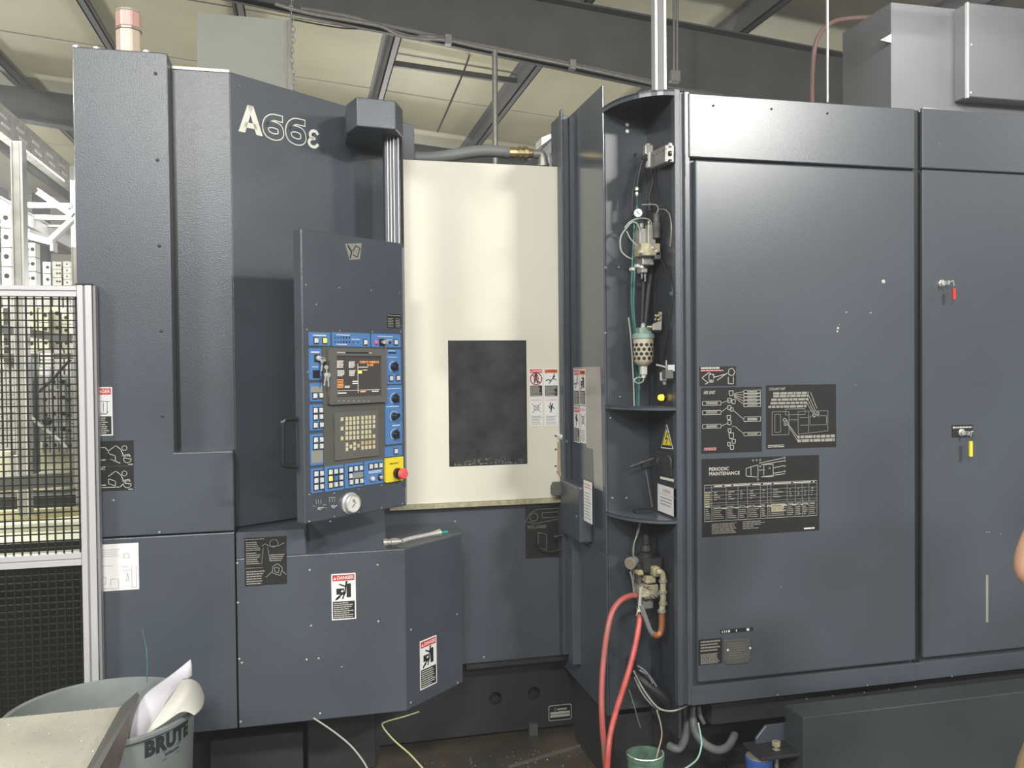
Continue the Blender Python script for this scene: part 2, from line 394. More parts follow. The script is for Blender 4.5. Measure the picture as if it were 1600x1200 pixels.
mb = MB(); mb.box((-14.2, 3, 0), (-14, 24, 6.6)); struct(mb, 'wall_left', WALLM)
mb = MB(); mb.box((16, 3, 0), (16.2, 24, 4.6)); struct(mb, 'wall_right', WALLM)
# truss brace under the roof: horizontal strut with rod
mb = MB()
a = onY(604, 98, 9.6); b = onY(812, 128, 9.6); mb.bar(a, b, .05, .06)
tag(build(mb, 'roof_strut', PURL), 'horizontal grey strut between the two tilted purlins above the cream door', 'strut')
mb = MB(); mb.tube([onY(737, 76, 9.3), onY(726, 108, 9.3), onY(704, 160, 9.3), onY(683, 207, 9.3)], .012, 6)
tag(build(mb, 'tie_rod', PURL), 'thin slanting tie rod crossing the roof strut', 'rod')
# conduit clipped along the rafter
mb = MB(); mb.tube([onY(p[0], p[1], 7.05) for p in ((430, 6), (480, 20), (560, 34), (598, 42), (620, 54), (650, 60), (700, 63), (760, 76), (900, 104), (1040, 135), (1200, 168))], .016, 8)
mb.tube([onY(p[0], p[1], 7.12) for p in ((470, 12), (560, 28), (640, 56), (690, 58), (900, 100), (1040, 131))], .01, 6)
for px, py in ((700, 63), (894, 102)): c = onY(px, py, 7.05); mb.box(c-V((.025, .03, .04)), c+V((.025, .03, .04)))
tag(build(mb, 'conduit', ZINC, smooth=True), 'thin electrical conduit clipped along the lower flange of the near rafter', 'conduit')
mb = MB(); mb.tube([onY(p[0], p[1], 9.0) for p in ((455, 30), (520, 42), (560, 45), (590, 40))], .008, 6)
tag(build(mb, 'cable', RUBBER), 'thin sagging cable against the roof lining beside the chain', 'cable')
# drop rod, pole, conduit drop
mb = MB(); mb.cyl(onY(773, 80, 6.6), onY(774, 262, 6.6), .011*2, 10)
tag(build(mb, 'drop_pipe', ZINC, smooth=True), 'thin vertical pipe hanging behind the hose above the cream door', 'pipe')
t = thing('vertical_pole', 'bright aluminium pole rising from the rounded bay top to the roof', 'pole', onY(1030, 150, 3.3))
a = onY(1030, 150, 3.3); wpl = .02
mb = MB(); mb.box((a.x-.011, a.y-.019, a.z-.1), (a.x+.011, a.y+.019, 4.9)); build(mb, 'web', ALUG, t)
for s in (-1, 1):
    mb = MB(); mb.box((a.x+s*.019-.006, a.y-.02, a.z-.1), (a.x+s*.019+.006, a.y+.02, 4.9)); build(mb, 'flange', ALU, t, bevel=.001)
t = thing('conduit_drop', 'grey twin conduit dropping to a small junction box right of the bright pole', 'conduit', onY(1054, 128, 6.9))
mb = MB()
for px in (1053, 1058): mb.cyl(onY(px, 112, 6.95), onY(px, -10, 6.95), .012, 8)
build(mb, 'conduit_tube', ZINC, t)
mb = MB(); c = onY(1054, 120, 6.92); mb.box(c-V((.045, .03, .05)), c+V((.045, .03, .05))); build(mb, 'junction_box', ZINC, t, bevel=.004)

hz = bpy.data.materials.new('oil_mist'); hz.use_nodes = True; nt = hz.node_tree; nt.nodes.remove(nt.nodes['Principled BSDF'])
vs_ = nt.nodes.new('ShaderNodeVolumeScatter'); vs_.inputs['Density'].default_value = HAZE; vs_.inputs['Anisotropy'].default_value = 0.3; vs_.inputs['Color'].default_value = (.95, .97, 1, 1)
nt.links.new(vs_.outputs[0], nt.nodes['Material Output'].inputs['Volume'])
mb = MB(); mb.box((-14.5, -9.5, -.3), (16.5, 24.5, 7.2)); hzo = build(mb, 'oil_mist', hz, None, kind='stuff'); tag(hzo, 'thin oil mist haze filling the hall', 'haze')

# ------------------------------------------------------------------ machining centre (left and middle)
mc = thing('machining_center', 'dark blue-grey machining centre with cream sliding door and model lettering', 'machine', (0.6, 3.9, 0))
def X_(px, py, y): return onY(px, py, y).x
def Z_(px, py, y): return onY(px, py, y).z
xAl = X_(116, 250, YA); zAt = Z_(112, 72, YA); xAr = X_(267, 400, YA)
zs1 = Z_(260, 836, YA); zled = Z_(320, 706, YA); xD = X_(370, 1000, YA); zAb = Z_(372, 1138, YA)
g = .0025
mb = MB(); mb.fprism(FA, [(xAl, zs1+g), (xD-g, zs1+g), (xD-g, zled), (xAr, zled), (xAr, zAt), (xAl, zAt)], -.09, 0)
mb.box((xAl, YA+.09, zs1+g), (xAr, 5.2, zAt-.003)) 
build(mb, 'side_cabinet', PAINT, mc, bevel=.004, seg=2)
mb = MB(); mb.box((xAl, YA, zAb), (xD-g, YA+.25, zs1-g)); mb.box((xAl, YA+.25, zAb), (xD-.05, 5.0, zs1-g)); build(mb, 'lower_cover', PAINT, mc, bevel=.003, seg=2)
zBt = Z_(268, 105, YB); xBr = X_(363, 400, YB)
mb = MB(); mb.box((xAr-.03, YB, zled-.02), (xBr, YB+.3, zBt)); build(mb, 'recessed_cover', PAINT, mc, bevel=.003, seg=2)
mb = MB(); mb.box((xAr+.002, YB-.004, zBt-.006), (xBr, YB+.3, zBt+.004)); build(mb, 'top_trim', ZINC, mc)
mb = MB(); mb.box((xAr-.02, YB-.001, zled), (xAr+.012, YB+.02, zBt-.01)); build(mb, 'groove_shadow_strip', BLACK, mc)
# eye bolts and knobs on the top of the side cabinet
mb = MB()
for px in (119, 151, 229):
    c = V((X_(px, 75, YA+.05), YA+.05, zAt)); mb.lathe(c, (0, 0, 1), [(0, .007), (.006, .007), (.008, .012), (.018, .012), (.022, .006)], 10)
build(mb, 'top_bolt', STEEL, mc)
# C: slanted face carrying the model lettering
angC = math.radians(32.85); UC = V((math.cos(angC), math.sin(angC), 0))
FC = Face((xBr, YB, 0), UC); Lc = (YE+.05-YB)/math.sin(angC)
zCt = Z_(363, 112, YB)
mb = MB(); mb.fprism(FC, [(0, zs1), (Lc, zs1), (Lc, zCt-.02), (Lc*.6, zCt-.015), (0, zCt)], -.05, 0)
pc = build(mb, 'slanted_cover', PAINT, mc, bevel=.003, seg=2)
mb = MB(); mb.zprism([(xBr, YB+.05), (xBr+UC.x*Lc, YB+.05+UC.y*Lc), (xBr+UC.x*Lc, 5.2), (xAr, 5.2), (xAr, YB+.3), (xBr, YB+.3)], zs1, zCt-.05)
build(mb, 'inner_body', DARK, mc)
# lettering A66e
def cuv(px, py): return FC.uv(px, py)
mb = MB(); u0, v0, u1, v1 = FC.rect(372, 163, 410, 211); va, vb = cuv(391, 209)[1], cuv(391, 165)[1]
for P in ([(0, 0), (.27, 0), (.62, 1), (.38, 1)], [(.38, 1), (.62, 1), (1, 0), (.73, 0)], [(.22, .19), (.78, .19), (.71, .38), (.29, .38)]): mb.add([FC.P(u0+(u1-u0)*a, va+(vb-va)*b, .0012) for a, b in P], [(0, 1, 2, 3)])
build(mb, 'model_letter', LETTER, pc, label='solid white letter A'); mb = MB()
u0 = cuv(480, 218)[0]; u1 = cuv(498.5, 218)[0]; va = cuv(489, 231)[1]; vb = cuv(489, 203)[1]
def eps(t):  # an epsilon as a heavy stroke
    return t
e1 = [(.93, .8), (.75, .97), (.42, .97), (.2, .78), (.28, .58), (.62, .53), (.28, .48), (.08, .26), (.25, .05), (.62, .02), (.95, .22)]
def map01(pts, u0, v0, u1, v1): return [(u0+(u1-u0)*a, v0+(v1-v0)*b) for a, b in pts]
ribbon(mb, FC, map01(e1, u0+.003, va+.003, u1-.002, vb-.003), .0115, .0012)
build(mb, 'model_letter', LETTER, pc, label='solid white epsilon')
six = [(.93, .85), (.7, .85), (.46, .83), (.24, .68), (.15, .42), (.24, .2), (.45, .12), (.66, .12), (.83, .2), (.86, .35), (.8, .5), (.62, .56), (.4, .56), (.22, .5)]
mo, mi = MB(), MB()
for x0, x1, y0, y1 in ((408, 444, 176, 219), (444, 479, 182, 227)):
    a0, b0 = cuv(x0+1, (y0+y1)/2)[0], cuv(x1-1, (y0+y1)/2)[0]; c0, c1 = cuv((x0+x1)/2, y1-1)[1], cuv((x0+x1)/2, y0+1)[1]
    P = map01(six, a0, c0, b0, c1); ribbon(mo, FC, P, .0265, .0012, 5, .0035); ribbon(mi, FC, P, .0185, .0017)
build(mo, 'model_numeral_outline', LETTER, pc, label='outlined double six in white'); build(mi, 'model_numeral_fill', PAINT, pc)

# D: protruding lower box
xDr = X_(634, 1000, YA); zDt = Z_(560, 862, YA); xDs = X_(479, 840, YA)
YD2 = YA*1.073; xD2 = X_(722, 950, YD2); zS = Z_(700, 835, YD2)
mb = MB()
mb.zprism([(xD+g, YA), (xDr, YA), (xD2, YD2), (xD2, YE+.02), (xD+g, YE+.02)], zAb, zDt)
pd = build(mb, 'lower_front_box', PAINT, mc, bevel=.003, seg=2)
mb = MB(); zq = Z_(420, 830, YA)
mb.box8([(xD+g, YA, zDt), (xDs, YA, zDt), (xDs+.02, YE, zDt), (xD+g, YE, zDt), (xD+g, YA, zq), (xDs-.005, YA, zq), (xDs+.02, YE, zq), (xD+g, YE, zq)])
build(mb, 'front_box_shoulder', PAINT, mc, bevel=.003)
mb = MB(); x6 = X_(600, 852, YA+.1)
mb.add([(xDs, YA+.012, zDt), (xDs, YE, zDt), (xDs, YE, zDt+.2), (x6, YA+.012, zDt), (x6+.03, YE, zDt), (x6+.03, YE, zDt+.2)], [(0, 2, 1), (3, 4, 5), (0, 1, 4, 3), (0, 3, 5, 2), (1, 2, 5, 4)])
build(mb, 'sloping_ledge', PAINT, mc)
angD = math.atan2(YD2-YA, xD2-xDr); FD2 = Face((xDr, YA, 0), (math.cos(angD), math.sin(angD), 0))
# E: panel below the door
xEr = X_(889, 900, YE); zEb = Z_(800, 1031, YE); zEt = Z_(750, 782, YE)
mb = MB(); mb.box((X_(570, 800, YE), YE, zEb), (xEr, YE+.3, zEt)); pe = build(mb, 'sill_panel', PAINT, mc, bevel=.003, seg=2)
# base plate with two round holes
YP = 3.66; FP = Face((0, YP, 0), (1, 0, 0))
hs = [circ(FP, *FP.uv(*c), .029, 24) for c in ((774, 1091), (834, 1083))]
plate(FP, [(X_(590, 1100, YP), .02), (X_(906, 1100, YP), .02), (X_(906, 1100, YP), zEb+.03), (X_(590, 1100, YP), zEb+.03)], hs, -.012, 0, 'base_plate', DARK, mc)
mb = MB(); mb.box((X_(590, 1100, YP), YP+.06, .02), (X_(906, 1100, YP)-.02, 5.2, zEb+.05)); mb.box((xAl+.1, YA+.55, .02), (X_(590, 1100, YP), 5.0, zAb+.02)); build(mb, 'machine_base', UNDER, mc)
mb = MB(); mb.box((X_(906, 1100, YP)-.012, YP-.25, .02), (X_(906, 1100, YP)+.01, YP+.1, zEb+.03)); mb.box((X_(730, 1040, YE), YE+.02, zEb-.03), (xEr+.02, YP+.02, zEb+.01)); build(mb, 'base_corner', DARK, mc)
mb = MB(); mb.box((X_(826, 1130, YP-.02), YP-.03, Z_(834, 1147, YP)), (X_(840, 1130, YP-.02), YP, Z_(834, 1128, YP))); build(mb, 'anchor_block', GREYP, mc, bevel=.002)
pl = MB(); u0, v0, u1, v1 = FP.rect(857, 1101, 893, 1125); pl.fprism(FP, rrect(u0, v0, u1, v1, .008), 0, .0015); pl = build(pl, 'maker_plate', INK, mc, label='small framed black plate with round emblem')
mb = MB(); mb.fprism(FP, rrect(u0+.003, v0+.003, u1-.003, v1-.003, .006), .0015, .002); build(mb, 'plate_field', DECAL, pl)
mb = MB(); stroke(mb, FP, circ(FP, u0+.03, v1-.018, .006, 12), .0025, .002, closed=True); lines(mb, FP, u0+.042, v1-.024, u1-.02, v1-.014, 1, .002, rng, .8)
lines(mb, FP, u0+.008, v0+.014, u1-.008, v1-.028, 2, .002, rng, .8, .02, words=False); build(mb, 'plate_print', INK, pl)
# screw heads
screws(FA, [(243, 115), (246, 250), (249, 384), (252, 517), (254, 650)], mc, .006, DARK)
screws(FA, [(177, 782), (249, 832), (372, 942), (371, 880), (374, 1030), (376, 1128), (378, 1036), (484, 891), (590, 883), (486, 978), (479, 1031+0), (498, 1029), (591, 971), (500, 1115)], mc)
screws(FD2, [(642, 984), (714, 960), (642, 1098), (715, 1067)], mc)
screws(FE, [(714, 790), (711, 815), (796, 785), (756, 1027), (884, 1014)], mc)

# ------------------------------------------------------------------ cream sliding door (part of the machine)
xdl, xdr = X_(628, 500, YE-.03), X_(874, 500, YE-.03); YD = YE-.03; FDR = Face((0, YD, 0), (1, 0, 0))
zdt = Z_(750, 255, YD); zdb = Z_(750, 783, YD)
wr = FDR.rect(701, 532, 823, 727)
door = plate(FDR, [(xdl-.06, zdb), (xdr, zdb), (xdr, zdt), (xdl-.06, zdt)], [[(wr[0], wr[1]), (wr[2], wr[1]), (wr[2], wr[3]), (wr[0], wr[3])]], -.03, 0, 'door', CREAM, mc, bevel=.002, label='cream sliding door')
mb = MB(); mb.fbox(FDR, wr[0]-.01, wr[1]-.01, wr[2]+.01, wr[3]+.01, -.014, -.004); dwn = build(mb, 'window_pane', GLASS, door, label='smoked glass window')
mb = MB()
for s in ((wr[0], wr[1], wr[2], wr[1]+.003), (wr[0], wr[3]-.003, wr[2], wr[3]), (wr[0], wr[1], wr[0]+.003, wr[3]), (wr[2]-.003, wr[1], wr[2], wr[3])): mb.fbox(FDR, *s, -.004, .001)
build(mb, 'window_seal', BLACK, door)
mb = MB(); rr = random.Random(5)
for i in range(130):
    u = wr[0]+.02+rr.random()*(wr[2]-wr[0]-.04); s = (u-wr[0])/(wr[2]-wr[0]); v = wr[1]+.004+rr.random()**2*.03*(1-abs(s-.55)*1.4)
    mb.fbox(FDR, u, v, u+.001+.003*rr.random(), v+.001+.001*rr.random(), -.004, -.003)
build(mb, 'metal_chips', INK, door, kind='stuff')
mb = MB(); mb.box((xdl-.06, YD-.012, zdb-.02), (xdr, YE+.02, zdb-.001)); build(mb, 'door_sill_strip', BEIGE, mc)
# stickers on the door
def picto_person_no(F, r, root):
    pass
def sticker(F, px, parent, name, label, base=WHITE, th=.0012):
    u0, v0, u1, v1 = F.rect(*px); mb = MB(); mb.fbox(F, u0, v0, u1, v1, 0, th)
    return build(mb, name, base, parent, label=label), (u0, v0, u1, v1), th
def danger(F, px, parent, head=RED, word='DANGER', picto='press', dark=True, label=None, name='warning_sticker'):
    o, (u0, v0, u1, v1), n = sticker(F, px, parent, name, label); W, H = u1-u0, v1-v0; m = W*.05
    if head:
        mb = MB(); mb.fbox(F, u0+m, v1-H*.155, u1-m, v1-m, n, n+.0003); build(mb, 'header_band', head, o)
        mb = MB(); tx0 = u0+W*.24
        ftext(mb, F, word, tx0, v1-H*.125, u1-W*.08, v1-H*.05, n+.0003, .02)
        mb.fprism(F, [(u0+W*.09, v1-H*.125), (u0+W*.2, v1-H*.125), (u0+W*.145, v1-H*.06)], n+.0003, n+.0008)
        build(mb, 'header_word', WHITE if head is RED else BINK, o)
    else:
        mb = MB(); ftext(mb, F, word, u0+W*.1, v1-H*.13, u1-W*.1, v1-H*.05, n, .0); build(mb, 'header_word', PINK, o)
    k = MB(); q = lambda pts: [(u0+W*a, v0+H*b) for a, b in pts]
    s = W*.06
    if picto == 'press':
        k.fprism(F, q([(.62, .48), (.80, .48), (.80, .78), (.62, .78)]), n, n+.0004)
        k.fprism(F, q([(.2, .55), (.52, .55), (.52, .68), (.2, .68)]), n, n+.0004)
        k.fprism(F, circ(F, *q([(.62, .81)])[0], W*.05, 10), n, n+.0004)
        for l in ([(.6, .78), (.56, .6)], [(.56, .72), (.34, .77)], [(.56, .6), (.46, .46)], [(.56, .58), (.36, .53), (.2, .46)], [(.34, .5), (.18, .44)]): stroke(k, F, q(l), s, n)
        build(k, 'pictogram', BINK, o); k = MB(); k.fprism(F, circ(F, *q([(.44, .62)])[0], W*.045, 10), n+.0004, n+.0007); build(k, 'pictogram_dot', WHITE, o)
    elif picto == 'no_person':
        stroke(k, F, q([(.5, .86), (.5, .70), (.62, .5)]), s*2, n); stroke(k, F, q([(.5, .7), (.38, .5)]), s*1.6, n); stroke(k, F, q([(.35, .6), (.4, .78), (.62, .76), (.68, .62)]), s, n)
        build(k, 'pictogram', BINK, o); k = MB(); stroke(k, F, circ(F, *q([(.5, .64)])[0], W*.42, 24), W*.07, n+.0006, closed=True); stroke(k, F, q([(.22, .78), (.78, .5)]), W*.07, n+.0006); build(k, 'prohibition_ring', RED, o)
    elif picto == 'fall':
        k.fprism(F, circ(F, *q([(.72, .72)])[0], W*.06, 10), n, n+.0004)
        for l in ([(.66, .68), (.48, .56)], [(.62, .66), (.74, .82)], [(.62, .66), (.86, .6)], [(.48, .56), (.34, .62), (.12, .58)], [(.48, .56), (.36, .48)]): stroke(k, F, q(l), s, n)
        build(k, 'pictogram', BINK, o)
    elif picto == 'cross':
        for l in ([(.15, .78), (.85, .48)], [(.85, .8), (.2, .46)]): stroke(k, F, q(l), s*.5, n)
        stroke(k, F, circ(F, *q([(.5, .63)])[0], W*.2, 14), s*.5, n, closed=True); build(k, 'pictogram', BINK, o)
    elif picto == 'drum':
        for l in ([(.08, .80), (.3, .72), (.9, .7)], [(.38, .7), (.38, .48), (.8, .46), (.8, .7)], [(.52, .68), (.52, .5)], [(.66, .68), (.66, .5)], [(.3, .46), (.76, .44), (.84, .5)]): stroke(k, F, q(l), s*.3, n)
        k.fprism(F, q([(.12, .45), (.3, .52), (.28, .66), (.16, .68)]), n, n+.0004); build(k, 'pictogram', BINK, o)
    elif picto == 'hand':
        for l in ([(.4, .8), (.5, .6), (.45, .48)], [(.6, .78), (.5, .64)], [(.3, .7), (.42, .6)], [(.5, .7), (.7, .6)]): stroke(k, F, q(l), s*1.2, n)
        build(k, 'pictogram', BINK, o)
    if dark:
        k = MB(); k.fbox(F, u0+m, v0+m, u1-m, v0+H*.40, n, n+.0003); build(k, 'text_field', BINK, o)
        k = MB(); lines(k, F, u0+m*1.8, v0+m*1.4, u1-m*1.8, v0+H*.385, 8, n+.0003, rng, .5, .3); build(k, 'text_lines', INK, o)
    else:
        k = MB(); lines(k, F, u0+m*1.8, v0+m*1.4, u1-m*1.8, v0+H*.36, 6, n, rng, .35, .3); build(k, 'text_lines', INKG, o)
    return o
danger(FDR, (827, 576, 848, 620), door, RED, 'DANGER', 'no_person', label='danger sticker with crossed-out person')
danger(FDR, (850, 576, 872, 620), door, ORANGE, 'WARNING', 'fall', label='orange-headed warning sticker with slipping figure')
danger(FDR, (828, 621, 848, 665), door, None, 'CAUTION', 'cross', False, label='white caution sticker with crossed-out drawing')
danger(FDR, (851, 621, 872, 665), door, None, 'CAUTION', 'hand', False, label='white caution sticker with hand drawing')
danger(FA, (518, 896, 556, 968), pd, RED, 'DANGER', 'press', label='danger sticker on the front face')
danger(FD2, (656, 997, 682, 1073), pd, RED, 'DANGER', 'press', label='danger sticker on the angled face')
danger(FA, (134, 605, 176, 681), mc, RED, 'DANGER', 'drum', label='danger sticker half hidden by the fence post')
# door handle and latch
t = thing('door_latch', 'small chrome latch with dirty grey lock block at the lower right of the cream door', 'latch', FDR.at(876, 790))
mb = MB(); p = FDR.at(876, 682, .02); mb.lathe(p, (0.3, -1, 0), [(-.02, .012), (.012, .012), (.016, .007)], 12); p = FDR.at(879, 685, .03); mb.cyl(p, p+V((.004, -.02, -.012)), .004)
build(mb, 'roller', STEEL, t, smooth=True)
mb = MB()
for py in (681, 702, 728): p = FDR.at(868, py, .001); mb.lathe(p, (0, -1, 0), [(0, .004), (.002, .004)], 8)
build(mb, 'rivet', BLACK, t)
mb = MB(); mb.box(FDR.at(871, 737, 0), FDR.at(879, 690, .012)); build(mb, 'guide_bar', BEIGE, t, bevel=.001)
mb = MB(); mb.fprism(FDR, [FDR.uv(869, 736), FDR.uv(880, 736), FDR.uv(877, 748)], 0, .02); build(mb, 'guide_tip', BEIGE, t)
mb = MB(); mb.box(FDR.at(860, 772, 0), FDR.at(885, 756, .06)); mb.box(FDR.at(862, 758, 0), FDR.at(878, 752, .05)); build(mb, 'lock_block', GREYP, t, bevel=.003)
mb = MB(); mb.cyl(FDR.at(878, 742, .03), FDR.at(879, 764, .05), .006, 10); build(mb, 'lock_pin', COPPER, t)
# hose and fittings above the door
t = thing('coolant_hose', 'thick grey coolant hose with brass coupling lying above the cream door', 'hose', onY(740, 256, YE+.12))
yh = YE+.12
mb = MB(); mb.tube([onY(a, b, yh) for a, b in ((600, 244), (630, 246), (670, 247), (700, 244), (735, 238), (765, 236), (795, 239))], .026, 14); build(mb, 'hose_body', GRUB, t, smooth=True)
mb = MB(); c0 = onY(793, 239, yh); c1 = onY(834, 240, yh); d = (c1-c0)
mb.lathe(c0, d, [(0, .024), (.035, .026), (.036, .021), (.045, .021), (.046, .029), (.06, .029), (.061, .022), (.07, .022), (.071, .03), (.088, .03), (.089, .022), (.11, .02)], 12); build(mb, 'brass_coupling', BRASS, t, smooth=False)
mb = MB(); e0 = onY(832, 241, yh); e1 = onY(848, 241, yh); e2 = onY(849, 258, yh); mb.tube([e0, e0.lerp(e1, .7), onY(847.5, 246, yh), e2], .021, 12); mb.lathe(e2-V((0, 0, .006)), (0, 0, 1), [(0, .026), (.014, .026)], 12); build(mb, 'elbow', ZINC, t, smooth=True)
mb = MB(); mb.tube([onY(a, b, yh-.04) for a, b in ((859, 256), (858, 245), (862, 239), (867, 243), (869, 256))], .004, 6); tag(build(mb, 'looped_cable', ZINC), 'small looped cable beside the elbow above the door', 'cable')
# slanted housing behind the jamb
yb = YE+.22
mb = MB(); Fh = Face((0, yb, 0), (1, 0, 0))
mb.fprism(Fh, [Fh.uv(843, 236), Fh.uv(880, 200), Fh.uv(880, 270), Fh.uv(843, 270)], -.3, 0); build(mb, 'slanted_housing', PAINT, mc, bevel=.003)
mb = MB(); mb.fprism(Fh, [Fh.uv(848, 213), Fh.uv(862, 207), Fh.uv(866, 212), Fh.uv(848, 226)], -.12, -.02); tag(build(mb, 'box_corner', WHITE), 'white and red box corner behind the slanted housing right of the brass fitting', 'box')  # corner of a white and red box

# ------------------------------------------------------------------ right jamb F (faces left), niche, electrical cabinet
XF = X_(941, 132, YN); zFt = Z_(940, 132, YN)
FF = Face((XF, YE, 0), (0, -1, 0))       # u runs towards the viewer
ec = thing('electrical_cabinet', 'tall dark blue-grey electrical cabinet with rounded service bay and maintenance placards', 'cabinet', (2.3, 3.3, 0))
zFb = FF.uv(938, 862)[1]
mb = MB(); mb.box((XF, YN-.002, zFb), (XF+.008, YE+.1, zFt)); build(mb, 'jamb_panel', JAMB, ec, bevel=.003, seg=2)
mb = MB(); mb.box((XF+.002, YN-.001, .3), (XF+.008, YE+.1, zFb-.004)); build(mb, 'lower_jamb_panel', PAINT, ec, bevel=.003)
mb = MB(); xa = X_(876, 500, YE-.06); mb.box((xa, YE-.06, zEb+.02), (XF+.0, YE+.06, FF.uv(882, 187)[1])); mb.box((xa, YE-.085, zEt-.1), (xa+.012, YE-.06, FF.uv(879, 187)[1]+.01)); build(mb, 'jamb_column', PAINT, ec, bevel=.003)
mb = MB(); mb.box((X_(892, 900, YE-.14), YE-.16, zEb+.01), (X_(906, 900, YE-.14), YE-.1, Z_(898, 836, YE-.14))); build(mb, 'drain_channel', PAINT2, ec, bevel=.002)
# pale film with stickers on the jamb
mb = MB(); mb.fprism(FF, [FF.uv(*p) for p in ((895.5, 574), (938, 573), (942, 768), (929, 762), (927, 702), (917, 699), (916, 694), (898, 690))], 0, .001); fl = build(mb, 'pale_film', SHEET, ec, label='pale reflective film with stickers')
danger(FF, (897, 577, 905, 633), ec, RED, 'DANGER', 'fall', label='narrow danger sticker on the jamb')
danger(FF, (906, 577, 915, 633), ec, ORANGE, 'WARNING', 'press', label='narrow orange warning sticker on the jamb')
danger(FF, (897, 635, 906, 691), ec, RED, 'DANGER', 'hand', label='lower danger sticker on the jamb')
danger(FF, (907, 635, 916, 692), ec, None, 'CAUTION', 'cross', False, label='lower white caution sticker on the jamb')
# cover box with tall white label at the foot of the jamb
mb = MB(); x0 = XF-.055
mb.box((x0, YE-.33, FF.uv(905, 835)[1]), (XF+.0, YE-.07, FF.uv(905, 752)[1])); cb = build(mb, 'sensor_cover_box', PAINT, ec, bevel=.008, seg=2)
Fc = Face((x0, YE, 0), (0, -1, 0))
o, r, n = sticker(Fc, (912.5, 752, 925, 816), cb, 'tall_label', 'tall narrow white label')
mb = MB(); lines(mb, Fc, r[0]+.01, r[3]-.03, r[2]-.01, r[3]-.008, 2, n, rng, .5, .1); build(mb, 'label_heading', PINK, o)
mb = MB(); lines(mb, Fc, r[0]+.01, r[1]+.01, r[2]-.01, r[3]-.04, 9, n, rng, .25, .3); build(mb, 'label_print', INKG, o)
screws(Fc, [(900, 763), (901, 807)], ec, .004)

# niche back wall, side wall, top, shelves
XS = X_(1057, 600, YI)             # right side wall plane
zNt = Z_(1057, 140, YI); zNb = .12
FS = Face((XS, YN, 0), (0, -1, 0))
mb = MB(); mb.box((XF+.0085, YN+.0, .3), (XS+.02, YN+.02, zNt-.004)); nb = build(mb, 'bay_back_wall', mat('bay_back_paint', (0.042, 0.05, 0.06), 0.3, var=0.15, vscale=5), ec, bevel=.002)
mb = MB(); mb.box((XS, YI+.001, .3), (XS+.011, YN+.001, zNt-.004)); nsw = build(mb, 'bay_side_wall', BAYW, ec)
RN = YN-YI
def quarter(cx, cy, rx, ry, k=14):   # arc from the left end of the back wall to the front of the side wall
    return [(cx-rx*math.cos(math.pi/2*i/k), cy-ry*math.sin(math.pi/2*i/k)) for i in range(k+1)]
ar = quarter(XS, YN, XS-XF, RN)
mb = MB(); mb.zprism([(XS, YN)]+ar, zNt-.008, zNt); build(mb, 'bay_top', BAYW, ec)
zc = Z_(943, 204, YN)
rsA = [[(x, y, zz) for x, y in ar] for zz in (Z_(943, 181, YN)-.0, )]
mb = MB()     # curved visor below the bay top
in_ = quarter(XS, YN, XS-XF-.004, RN-.004)
hang = zNt-.17
mb.zprism(ar+in_[::-1], zNt-.02, zNt-.0)
build(mb, 'bay_rim', PAINT2, ec)
for nm, py in (('upper', 636), ('lower', 808)):
    zz = Z_(1057, py, YI)
    if nm == 'lower': zz = Z_(1059, 813, YI)
    mb = MB(); mb.zprism([(XS, YN)]+ar, zz-.003, zz); mb.zprism(ar+quarter(XS, YN, XS-XF-.003, RN-.003)[::-1], zz-.012, zz)
    build(mb, 'bay_shelf', PAINT2, ec)
zsh1 = Z_(1057, 636, YI); zsh2 = Z_(1059, 813, YI)
screws(FN, [(946, 418), (967, 418), (946, 520), (969, 620), (954, 653), (957, 778), (979, 778)], ec, .004)
mb = MB(); 
for px, py in ((980, 195), (980, 205)): mb.lathe(FN.at(px, py, .0), FN.N, [(0, .007), (.001, .007)], 12)
build(mb, 'bay_hole_light', LETTER, ec)
# right column of the cabinet and cabinet doors
zIt, zIb = Z_(1080, 147, YI), Z_(1090, 1100, YI); XR = 4.4
mb = MB(); mb.box((XS+.012, YI+.012, zIb), (XR, YI+.9, zIt)); mb.box((XS-.001, YI-.002, zIb), (X_(1065, 600, YI), YI+.03, zNt+.002)); mb.box((X_(1065, 600, YI), YI+.008, zIb), (X_(1078, 600, YI), YI+.03, zNt-.004)); body = build(mb, 'cabinet_body', PAINT, ec, bevel=.002)
mb = MB(); mb.box((X_(1071.5, 600, YI), YI-.006, zIb), (X_(1079, 600, YI), YI+.03, zIt+.006)); build(mb, 'corner_strip', PAINT2, ec, bevel=.002)
xa, xb, xc, xd = X_(1081, 600, YI), X_(1407, 600, YI), X_(1427, 600, YI), X_(1437.5, 600, YI)
zs_ = Z_(1088, 249, YI)
mb = MB(); mb.box((xa-.01, YI-.012, zs_+.004), (xc, YI+.02, zIt)); build(mb, 'header_panel', PAINT2, ec, bevel=.004, seg=2)
zd0 = Z_(1090, 1065, YI)
mb = MB(); mb.box((xa+.012, YI-.014, zd0), (xc-.002, YI+.01, zs_-.004)); dr1 = build(mb, 'cabinet_door', PAINT2, ec, bevel=.006, seg=2)
mb = MB(); mb.box((xa-.012, YI-.012, zIb), (xc, YI+.02, zd0-.012)); build(mb, 'bottom_rail', PAINT2, ec, bevel=.002)
mb = MB(); mb.box((xd, YI-.016, Z_(1440, 265, YI)+.003), (XR, YI+.0, Z_(1440, 170, YI))); build(mb, 'header_panel', PAINT2, ec, bevel=.003)
mb = MB(); mb.box((xd, YI-.016, Z_(1438, 1026, YI)), (XR, YI+.0, Z_(1440, 265, YI)-.003)); dr2 = build(mb, 'cabinet_door', PAINT2, ec, bevel=.003)
mb = MB(); mb.box((xc-.05, YI-.008, zIb), (XR, YI+.0, Z_(1438, 1034, YI))); build(mb, 'bottom_rail', PAINT2, ec, bevel=.002)
